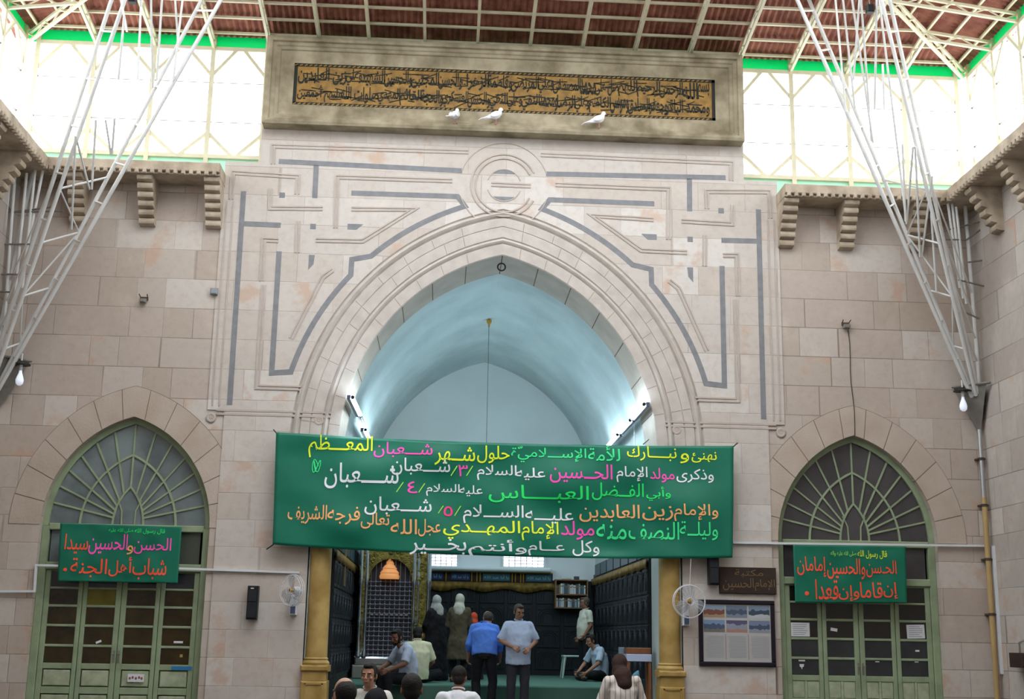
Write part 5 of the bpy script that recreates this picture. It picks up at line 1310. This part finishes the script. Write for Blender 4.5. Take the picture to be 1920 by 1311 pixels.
def person(label, J, pos, yaw, k=1., skin='tan', hy=0., hp=0., shirt=None, sleeve=.75, hem=-.1, trousers=None, hair='short', scarf=None, cloak=None, shoes='1b1a1c', beard=False, bald=False, face=True, curl=.6, belly=1., wide=1., long_dress=None, stripes=None, collar=None):
    """J: joints facing -Y; pos/yaw place the figure; hy/hp turn and tilt the head"""
    T = Matrix.Translation(pos) @ Matrix.Rotation(yaw, 4, 'Z')
    root = thing('person', label, 'person', pos)
    j = J; b = MB(); lat = j['shl']-j['shr']
    tor = [(j['pel']+V((0, 0, -.06))*k, .12*k, .09*k), (j['pel'], .15*k, .11*k), (j['belly'], .145*k*wide, .105*k*belly), (j['chest'], .165*k*wide, .115*k), ((j['shl']+j['shr'])/2, .13*k*wide, .075*k), (j['neck'], .058*k, .058*k)]
    tl(b, tor, lat)
    HR = Matrix.Rotation(hy, 3, 'Z') @ Matrix.Rotation(hp, 3, 'X'); h = j['head']
    hd = lambda x, y, z: h+HR @ (V((x, y, z))*k)
    b.cone(j['neck']-V((0, 0, .05))*k, .062*k, hd(0, .012, -.07), .053*k)
    R3 = HR
    b.ell(hd(0, .008, .022), (.074*k, .093*k, .095*k), 20, 14, rot=R3); b.ell(hd(0, -.022, -.052), (.056*k, .064*k, .066*k), 16, 11, rot=R3); b.ell(hd(0, -.05, -.088), (.03*k, .03*k, .024*k), 12, 8, rot=R3)
    b.cone(hd(0, -.086, .012), .009*k, hd(0, -.108, -.028), .0145*k, 8)
    for s in (-1, 1):
        b.ell(hd(s*.013, -.1, -.032), .0095*k, 8, 6); b.ell(hd(s*.034, -.078, .024), (.026*k, .012*k, .009*k), 10, 7, rot=R3); b.ell(hd(s*.044, -.062, -.03), (.022*k, .02*k, .02*k), 10, 7, rot=R3)
        b.ell(hd(s*.077, .012, -.008), (.011*k, .02*k, .033*k), 10, 8, rot=R3)
    b.ell(hd(0, -.083, -.061), (.022*k, .010*k, .0065*k), 10, 6, rot=R3); b.ell(hd(0, -.08, -.073), (.018*k, .010*k, .0065*k), 10, 6, rot=R3)
    for s, q in ((1, 'l'), (-1, 'r')):
        sh, el, wr = j['sh'+q], j['el'+q], j['wr'+q]
        b.cone(j['chest'].lerp(sh, .7)+V((0, 0, .02))*k, .055*k, sh-V((0, 0, .012))*k, .046*k); b.cone(sh-V((0, 0, .012))*k, .046*k, el, .041*k); b.cone(el, .042*k, wr, .027*k)
        inner = (j['pel']-wr); hand(b, wr, el, j.get('pn'+q, V((-s*.8, -.4, -.3))), k, curl, s)
        b.cone(j['hi'+q], .085*k, j['kn'+q], .056*k); b.cone(j['kn'+q], .056*k, j['an'+q], .038*k); b.cone(j['an'+q], .037*k, j['to'+q], .028*k)
    me = remesh(b, .0056*max(1, k), 4, .5); me.transform(T); link('body', me, SKIN[skin], root, 70)
    def put(mb, name, m, vox=None, sm=60, amp=0., sd=0, par=None):
        if vox:
            me = remesh(mb, vox, 3, .5)
            if amp:
                for v in me.vertices:
                    p = v.co; n = noise.noise((p.x*9+sd, p.y*9, p.z*7))+.6*noise.noise((p.x*21, p.y*21+sd, p.z*15)); v.co = p+v.normal*amp*n
            me.transform(T); return link(name, me, m, root, sm)
        mb.v = [tuple(T @ V(p)) for p in mb.v]; return mb.build(name, m, par or root, smooth=sm)
    if face:
        e = MB(); w = MB()
        for s in (-1, 1): w.ell(hd(s*.032, -.081, .004), (.0115*k, .008*k, .0055*k), 10, 7, rot=R3); e.ell(hd(s*.032, -.0885, .004), (.006*k, .004*k, .0055*k), 8, 6, rot=R3)
        ey = put(w, 'eye', mat('eye white', 'c9c2b8', .3)); put(e, 'iris', mat('dark iris', '1c130e', .3), par=ey)
        br = MB()
        for s in (-1, 1): br.cone(hd(s*.017, -.094, .025), .005*k, hd(s*.05, -.084, .026), .0042*k, 8)
        put(br, 'eyebrow', HAIRM); lp = MB(); lp.ell(hd(0, -.089, -.0665), (.021*k, .007*k, .008*k), 10, 6, rot=R3); put(lp, 'lips', mat('lips', '7d4c42', .5))
    if hair in ('short', 'grey'):
        m = HAIRM if hair == 'short' else HAIRG; q = MB()
        if bald:
            q.ell(hd(0, .032, .018), (.083*k, .09*k, .084*k), 18, 12, rot=R3)
            for s in (-1, 1): q.ell(hd(s*.07, .0, .0), (.014*k, .045*k, .04*k), 10, 8, rot=R3)
        else:
            q.ell(hd(0, .026, .038), (.083*k, .094*k, .092*k), 20, 14, rot=R3); q.ell(hd(0, .05, -.02), (.072*k, .06*k, .07*k), 16, 10, rot=R3)
            q.ell(hd(0, -.045, .095), (.055*k, .045*k, .028*k), 12, 8, rot=R3)
            for s in (-1, 1): q.ell(hd(s*.072, -.006, .02), (.012*k, .026*k, .045*k), 10, 8, rot=R3)
        put(q, 'hair', m, .009*k, 60, .004, 2)
    if beard:
        q = MB(); q.ell(hd(0, -.045, -.085), (.05*k, .052*k, .034*k), 14, 9, rot=R3)
        for s in (-1, 1): q.ell(hd(s*.058, -.015, -.05), (.014*k, .035*k, .045*k), 10, 8, rot=R3)
        q.ell(hd(0, -.092, -.052), (.025*k, .008*k, .006*k), 10, 6, rot=R3); put(q, 'beard', HAIRM, .008*k)
    if shirt:
        q = MB(); hz = j['pel']+(j['pel']-j['belly']).normalized()*(-hem)*k
        st = [(hz, .178*k*wide, .135*k*belly), (j['pel'], .182*k*wide, .14*k*belly), (j['belly'], .18*k*wide, .14*k*belly), (j['chest'], .195*k*wide, .14*k), ((j['shl']+j['shr'])/2+V((0, 0, -.02))*k, .172*k*wide, .108*k), ((j['shl']+j['shr'])/2+V((0, 0, .035))*k, .12*k, .085*k), (j['neck']+V((0, 0, .0))*k, .072*k, .068*k)]
        tl(q, st, lat)
        for u in ('l', 'r'):
            sh, el, wr = j['sh'+u], j['el'+u], j['wr'+u]
            q.cone(j['chest'].lerp(sh, .55)+V((0, 0, .04))*k, .085*k, sh, .067*k)
            if sleeve <= 1: q.tube([sh, sh.lerp(el, sleeve)], [.069*k, .07*k], 14)
            else: q.cone(sh, .068*k, el, .06*k); q.tube([el, el.lerp(wr, sleeve-1)], [.062*k, .048*k], 14)
        put(q, 'shirt', shirt, .011, 60, .011*k, len(label))
        cl = MB(); c0 = j['neck']+V((0, 0, .01))*k
        for i in range(13):
            pass
        ringp = [c0+V((.068*cos(2*pi*i/16)*k, .066*sin(2*pi*i/16)*k+.0, .012*k+.018*k*sin(2*pi*i/16))) for i in range(17)]; cl.tube(ringp, .0085*k, 6); so = [o for o in root.children if o.name.startswith('shirt')][0]; put(cl, 'collar', collar or shirt, par=so)
    if trousers:
        q = MB(); tl(q, [(j['pel']+(j['belly']-j['pel'])*.35, .162*k*wide, .122*k*belly), (j['pel'], .172*k*wide, .13*k*belly), (j['pel']*.6+(j['hil']+j['hir'])*.2-V((0, 0, .04))*k, .17*k, .125*k)], j['hil']-j['hir'])
        for u in ('l', 'r'):
            hi, kn, an = j['hi'+u], j['kn'+u], j['an'+u]; q.cone(hi, .102*k, kn, .076*k); q.cone(kn, .076*k, kn.lerp(an, .5), .072*k); q.tube([kn.lerp(an, .5), kn.lerp(an, .97)], [.072*k, .072*k], 14)
        put(q, 'trousers', trousers, .012, 60, .010*k, 5+len(label))
    q = MB()
    for u in ('l', 'r'): q.cone(j['an'+u]-V((0, 0, .03))*k, .045*k, j['to'+u], .038*k)
    put(q, 'shoe', mat('shoe ' + shoes, shoes, .5), .012)
    if scarf:
        q = MB(); q.ell(hd(0, .018, .018), (.098*k, .108*k, .118*k), 20, 14, rot=R3)
        q.cone(hd(0, .03, -.05), .088*k, j['neck']+V((0, .03, -.02))*k, .105*k, 16); q.cone(j['neck']+V((0, .04, -.02))*k, .12*k, j['chest'].lerp(j['neck'], .45)+V((0, .07, 0))*k, .10*k, 16)
        for s in (-1, 1): q.cone(hd(s*.055, -.02, -.06), .045*k, j['neck']+V((s*.06, -.05, -.04))*k, .06*k)
        put(q, 'headscarf', scarf, .011, 60, .008*k, 3)
    if cloak:
        m, zf = cloak; q = MB(); c = (j['shl']+j['shr'])/2
        st = [(V((j['pel'].x, j['pel'].y, zf+.02)), .30*k*wide, .25*k), (V((j['pel'].x, j['pel'].y, zf+.4*k)), .26*k*wide, .215*k), (j['pel'], .225*k*wide, .18*k), (j['chest'], .225*k*wide, .165*k), (c+V((0, 0, .0)), .205*k*wide, .125*k), (j['neck']+V((0, 0, -.01))*k, .10*k, .09*k)]
        tl(q, st, lat)
        for u in ('l', 'r'): q.cone(j['sh'+u], .085*k, j['el'+u], .085*k); q.cone(j['el'+u], .085*k, j['wr'+u], .075*k)
        put(q, 'cloak', m, .013, 60, .02*k, 9)
    if stripes:
        q = MB()
        me = [o for o in root.children if o.name.startswith('shirt') or o.name.startswith('cloak')]
    return root
def place(J, px, py, Y, yaw):
    """root position that puts the head centre on the sight line of (px, py) at depth Y"""
    p = at(px, py, Y); return p - (Matrix.Rotation(yaw, 3, 'Z') @ J['head'])
def slim(J, k):
    for u, s in (('l', 1), ('r', -1)):
        J['sh'+u].x -= s*.03*k; J['el'+u] = V((s*.2, -.06, 1.12))*k; J['wr'+u] = V((s*.1, -.22, 1.0))*k
def placef(px, py, Y, yaw, zf, mod=None):
    """standing figure: scale so the head centre meets (px, py) with the feet at zf"""
    p = at(px, py, Y); k = (p.z-zf)/1.60; J = stand(k)
    if mod: mod(J, k)
    q = p-(Matrix.Rotation(yaw, 3, 'Z') @ J['head']); q.z = zf; return J, q, k
shirt_lb = fab('light blue shirt cloth', 'c6d6f6'); shirt_b = fab('strong blue shirt cloth', '5c8cec'); shirt_gb = fab('grey blue shirt cloth', 'c6d0e8'); shirt_cr = fab('cream shirt cloth', 'dadab8'); shirt_be = fab('beige shirt cloth', 'cfd0c0')
shirt_w = fab('white shirt cloth', 'dcdfe4'); shirt_pb = fab('pale blue shirt cloth', 'b7c9dc'); tr_g = fab('charcoal trousers cloth', '3b3b42'); tr_k = fab('black trousers cloth', '1b1c21'); blk = fab('black cloth', '141318'); olive = fab('olive brown coat cloth', '4d4636')
# man in light blue shirt, facing the courtyard with both hands raised to his waist
def m1(J, k):
    J['ell'] = V((.29, .03, 1.15))*k; J['elr'] = V((-.29, .03, 1.15))*k; J['wrl'] = V((.13, -.23, 1.03))*k; J['wrr'] = V((-.12, -.24, 1.05))*k
    J['pnl'] = V((-.6, 0, -.6)); J['pnr'] = V((.6, 0, -.6))
J, q, k = placef(973, 1148, 1.45, 0, .28, m1)
person('man in a light blue shirt standing face on with hands at his waist', J, q, radians(6), k, 'tan', hy=radians(14), hp=radians(14), shirt=shirt_lb, sleeve=.95, hem=-.14, trousers=tr_g, hair='grey', wide=1.12, belly=1.2, curl=.9)
# man in strong blue shirt, back turned
def m2(J, k):
    J['chest'] += V((0, -.10, -.02))*k; J['belly'] += V((0, -.03, 0))*k; J['neck'] += V((.02, -.19, -.05))*k; J['head'] += V((-.05, -.27, -.10))*k
    for u in ('l', 'r'): J['sh'+u] += V((0, -.17, -.05))*k; J['el'+u] += V((0, -.12, -.04))*k; J['wr'+u] += V((0, -.14, -.02))*k
    J['knl'] += V((.02, -.05, 0))*k; J['knr'] += V((-.03, .02, 0))*k
p = at(914, 1160, 2.0); k = (p.z-.28)/1.50; J = stand(k); m2(J, k); q = p-(Matrix.Rotation(pi, 3, 'Z') @ J['head']); q.z = .28; q.y = min(q.y, 1.62)
person('man in a strong blue shirt with his back turned, leaning forward to the hall', J, q, pi, k, 'tan', hy=radians(20), hp=radians(20), shirt=shirt_b, sleeve=1.55, hem=-.02, trousers=tr_k, hair='grey', bald=True, wide=1.15, face=False)
# two women at the shrine
J, q, k = placef(818, 1128, 3.75, radians(215), PZ, slim)
person('woman in a black cloak and white headscarf standing beside the shrine', J, q, radians(215), k, 'light', scarf=fab('white patterned scarf', 'a9aca6', var=.3), cloak=(blk, 0.), hair=None, face=False)
J, q, k = placef(862, 1126, 3.2, radians(175), PZ, slim)
person('woman in an olive coat and pale headscarf right of the woman in black', J, q, radians(175), k, 'light', scarf=fab('pale cream scarf', 'b0b3a6', var=.15), cloak=(olive, .35), wide=.78, hair=None, face=False, trousers=tr_k, hy=radians(20))
# child behind the man in blue
J, q, k = placef(889, 1158, 4.4, radians(160), PZ)
person('child in an orange red headscarf half hidden behind the man in strong blue', J, q, radians(160), k, 'tan', scarf=fab('orange red cloth', 'c24a30'), cloak=(blk, .0), hair=None, face=False)
# man standing in profile at the back
J, q, k = placef(1096, 1131, 5.6, radians(-72), PZ, lambda J, k: (J.__setitem__('wrl', V((.22, -.12, .92))*k)))
person('man in a beige shirt standing in profile by the bookcase', J, q, radians(-72), k, 'brown', hy=radians(-8), shirt=shirt_be, sleeve=.8, hem=-.08, trousers=tr_k, hair='grey', belly=1.25)
# man sitting cross legged near the chair
J = sit(.95, True); J['head'] += V((0, -.14, -.05)); J['neck'] += V((0, -.1, -.02)); J['chest'] += V((0, -.04, 0))
for u in ('l', 'r'): J['sh'+u] += V((0, -.08, -.02)); J['wr'+u] += V((0, -.12, -.06)); J['el'+u] += V((0, -.1, 0))
q = place(J, 1108, 1214, 4.9, radians(-68)); q.z = PZ
person('man in a pale shirt sitting cross legged on the carpet below the standing man', J, q, radians(-68), .95, 'tan', hp=radians(14), shirt=shirt_pb, sleeve=.9, hem=-.02, trousers=tr_k)
# man sitting on the platform edge, grey blue shirt
J = sit(1.0); J['head'] += V((0, -.16, -.06)); J['neck'] += V((0, -.11, -.03)); J['chest'] += V((0, -.06, 0))
for u in ('l', 'r'): J['sh'+u] += V((0, -.09, -.03)); J['el'+u] += V((0, -.12, 0)); J['wr'+u] += V((0, -.16, .02))
q = place(J, 743, 1216, 1.75, radians(-62)); q.z = PZ-.02
person('bearded man in a grey blue shirt sitting sideways on the platform edge', J, q, radians(-62), 1.0, 'brown', hy=radians(22), hp=radians(16), shirt=shirt_gb, sleeve=.9, hem=-.05, trousers=tr_k, beard=True)
# man in a cream shirt, back turned, sitting on the carpet
J = sit(1.0, True); J['head'] += V((0, -.07, -.04)); q = place(J, 783, 1195, 2.75, pi); q.z = PZ
person('man in a cream shirt sitting with his back turned before the shrine', J, q, pi, 1.02, 'tan', hp=radians(22), shirt=shirt_cr, sleeve=.9, hem=-.06, trousers=tr_k, face=False, wide=1.1)
# visitors sitting in the courtyard, seen over the lower frame edge
def seated(px, py, Y, yaw, k=1., **kw):
    J = sit(k); hz = at(px, py, Y).z; d = hz-J['head'].z
    for a in ('anl', 'anr', 'tol', 'tor'): J[a] = V((J[a].x, J[a].y, (.08 if a[0] == 'a' else .035)-d))
    for a in ('knl', 'knr'): J[a] = V((J[a].x, J[a].y, max(J[a].z, .46-d)))
    q = place(J, px, py, Y, yaw); lab = kw.pop('lab'); return person(lab, J, q, yaw, k, **kw)
seated(692, 1267, -4.8, radians(-12), lab='man with short dark hair and white collar facing the camera at the lower left', skin='tan', hy=radians(-4), shirt=fab('white cotton cloth', 'd0cec8'), sleeve=.9, trousers=tr_g)
seated(645, 1302, -9.0, radians(-150), lab='balding man seen from behind at the lower left edge of the opening', skin='light', shirt=fab('grey cotton cloth', '777a80'), hair='short', bald=True, trousers=tr_g, face=False)
seated(704, 1322, -7.0, radians(180), lab='figure under a black headscarf, only the dome of the head showing', k=1.1, skin='light', scarf=blk, cloak=(blk, -.2), hair=None, face=False)
seated(772, 1293, -8.3, radians(180), lab='dark haired man seen from behind in front of the seated men', skin='brown', shirt=fab('dark grey cotton cloth', '3a3a3e'), trousers=tr_g, face=False)
seated(861, 1271, -4.2, radians(172), lab='dark haired man in a white shirt seen from behind in front of the blue shirts', skin='brown', shirt=shirt_w, trousers=tr_g, face=False, hp=radians(12), wide=.9)
# woman in a striped white top and brown headscarf
strp = bpy.data.materials.new('white cloth with thin grey stripes'); strp.use_nodes = True; g_ = G(strp); b_ = strp.node_tree.nodes['Principled BSDF']
tc = g_.n('ShaderNodeTexCoord'); wv = g_.n('ShaderNodeTexWave'); wv.bands_direction = 'X'; wv.inputs['Scale'].default_value = 5.2; wv.inputs['Distortion'].default_value = .6; wv.inputs['Detail Scale'].default_value = .8
g_.L.new(tc.outputs['Object'], wv.inputs['Vector']); g_.L.new(g_.mix(g_.ramp(wv.outputs['Fac'], .80, .97), lin('d6cdc3'), lin('a2979a')), b_.inputs['Base Color']); b_.inputs['Roughness'].default_value = .85
J = sit(1.0); J['ell'] = V((.25, -.06, .36)); J['elr'] = V((-.27, -.04, .36)); J['head'] += V((0, -.03, -.02))
d = at(1162, 1247, -2.6).z-J['head'].z
for a in ('anl', 'anr', 'tol', 'tor'): J[a] = V((J[a].x, J[a].y, (.08 if a[0] == 'a' else .035)-d))
for a in ('knl', 'knr'): J[a] = V((J[a].x, J[a].y, max(J[a].z, .46-d)))
q = place(J, 1162, 1247, -2.6, radians(190))
person('woman in a striped white top and brown headscarf seen from behind at the lower right', J, q, radians(190), 1.0, 'light', hy=radians(-25), hp=radians(14), shirt=strp, sleeve=1.75, hem=-.1, trousers=tr_g, scarf=fab('dark brown scarf', '3a2722'), hair=None, face=False, wide=.92)
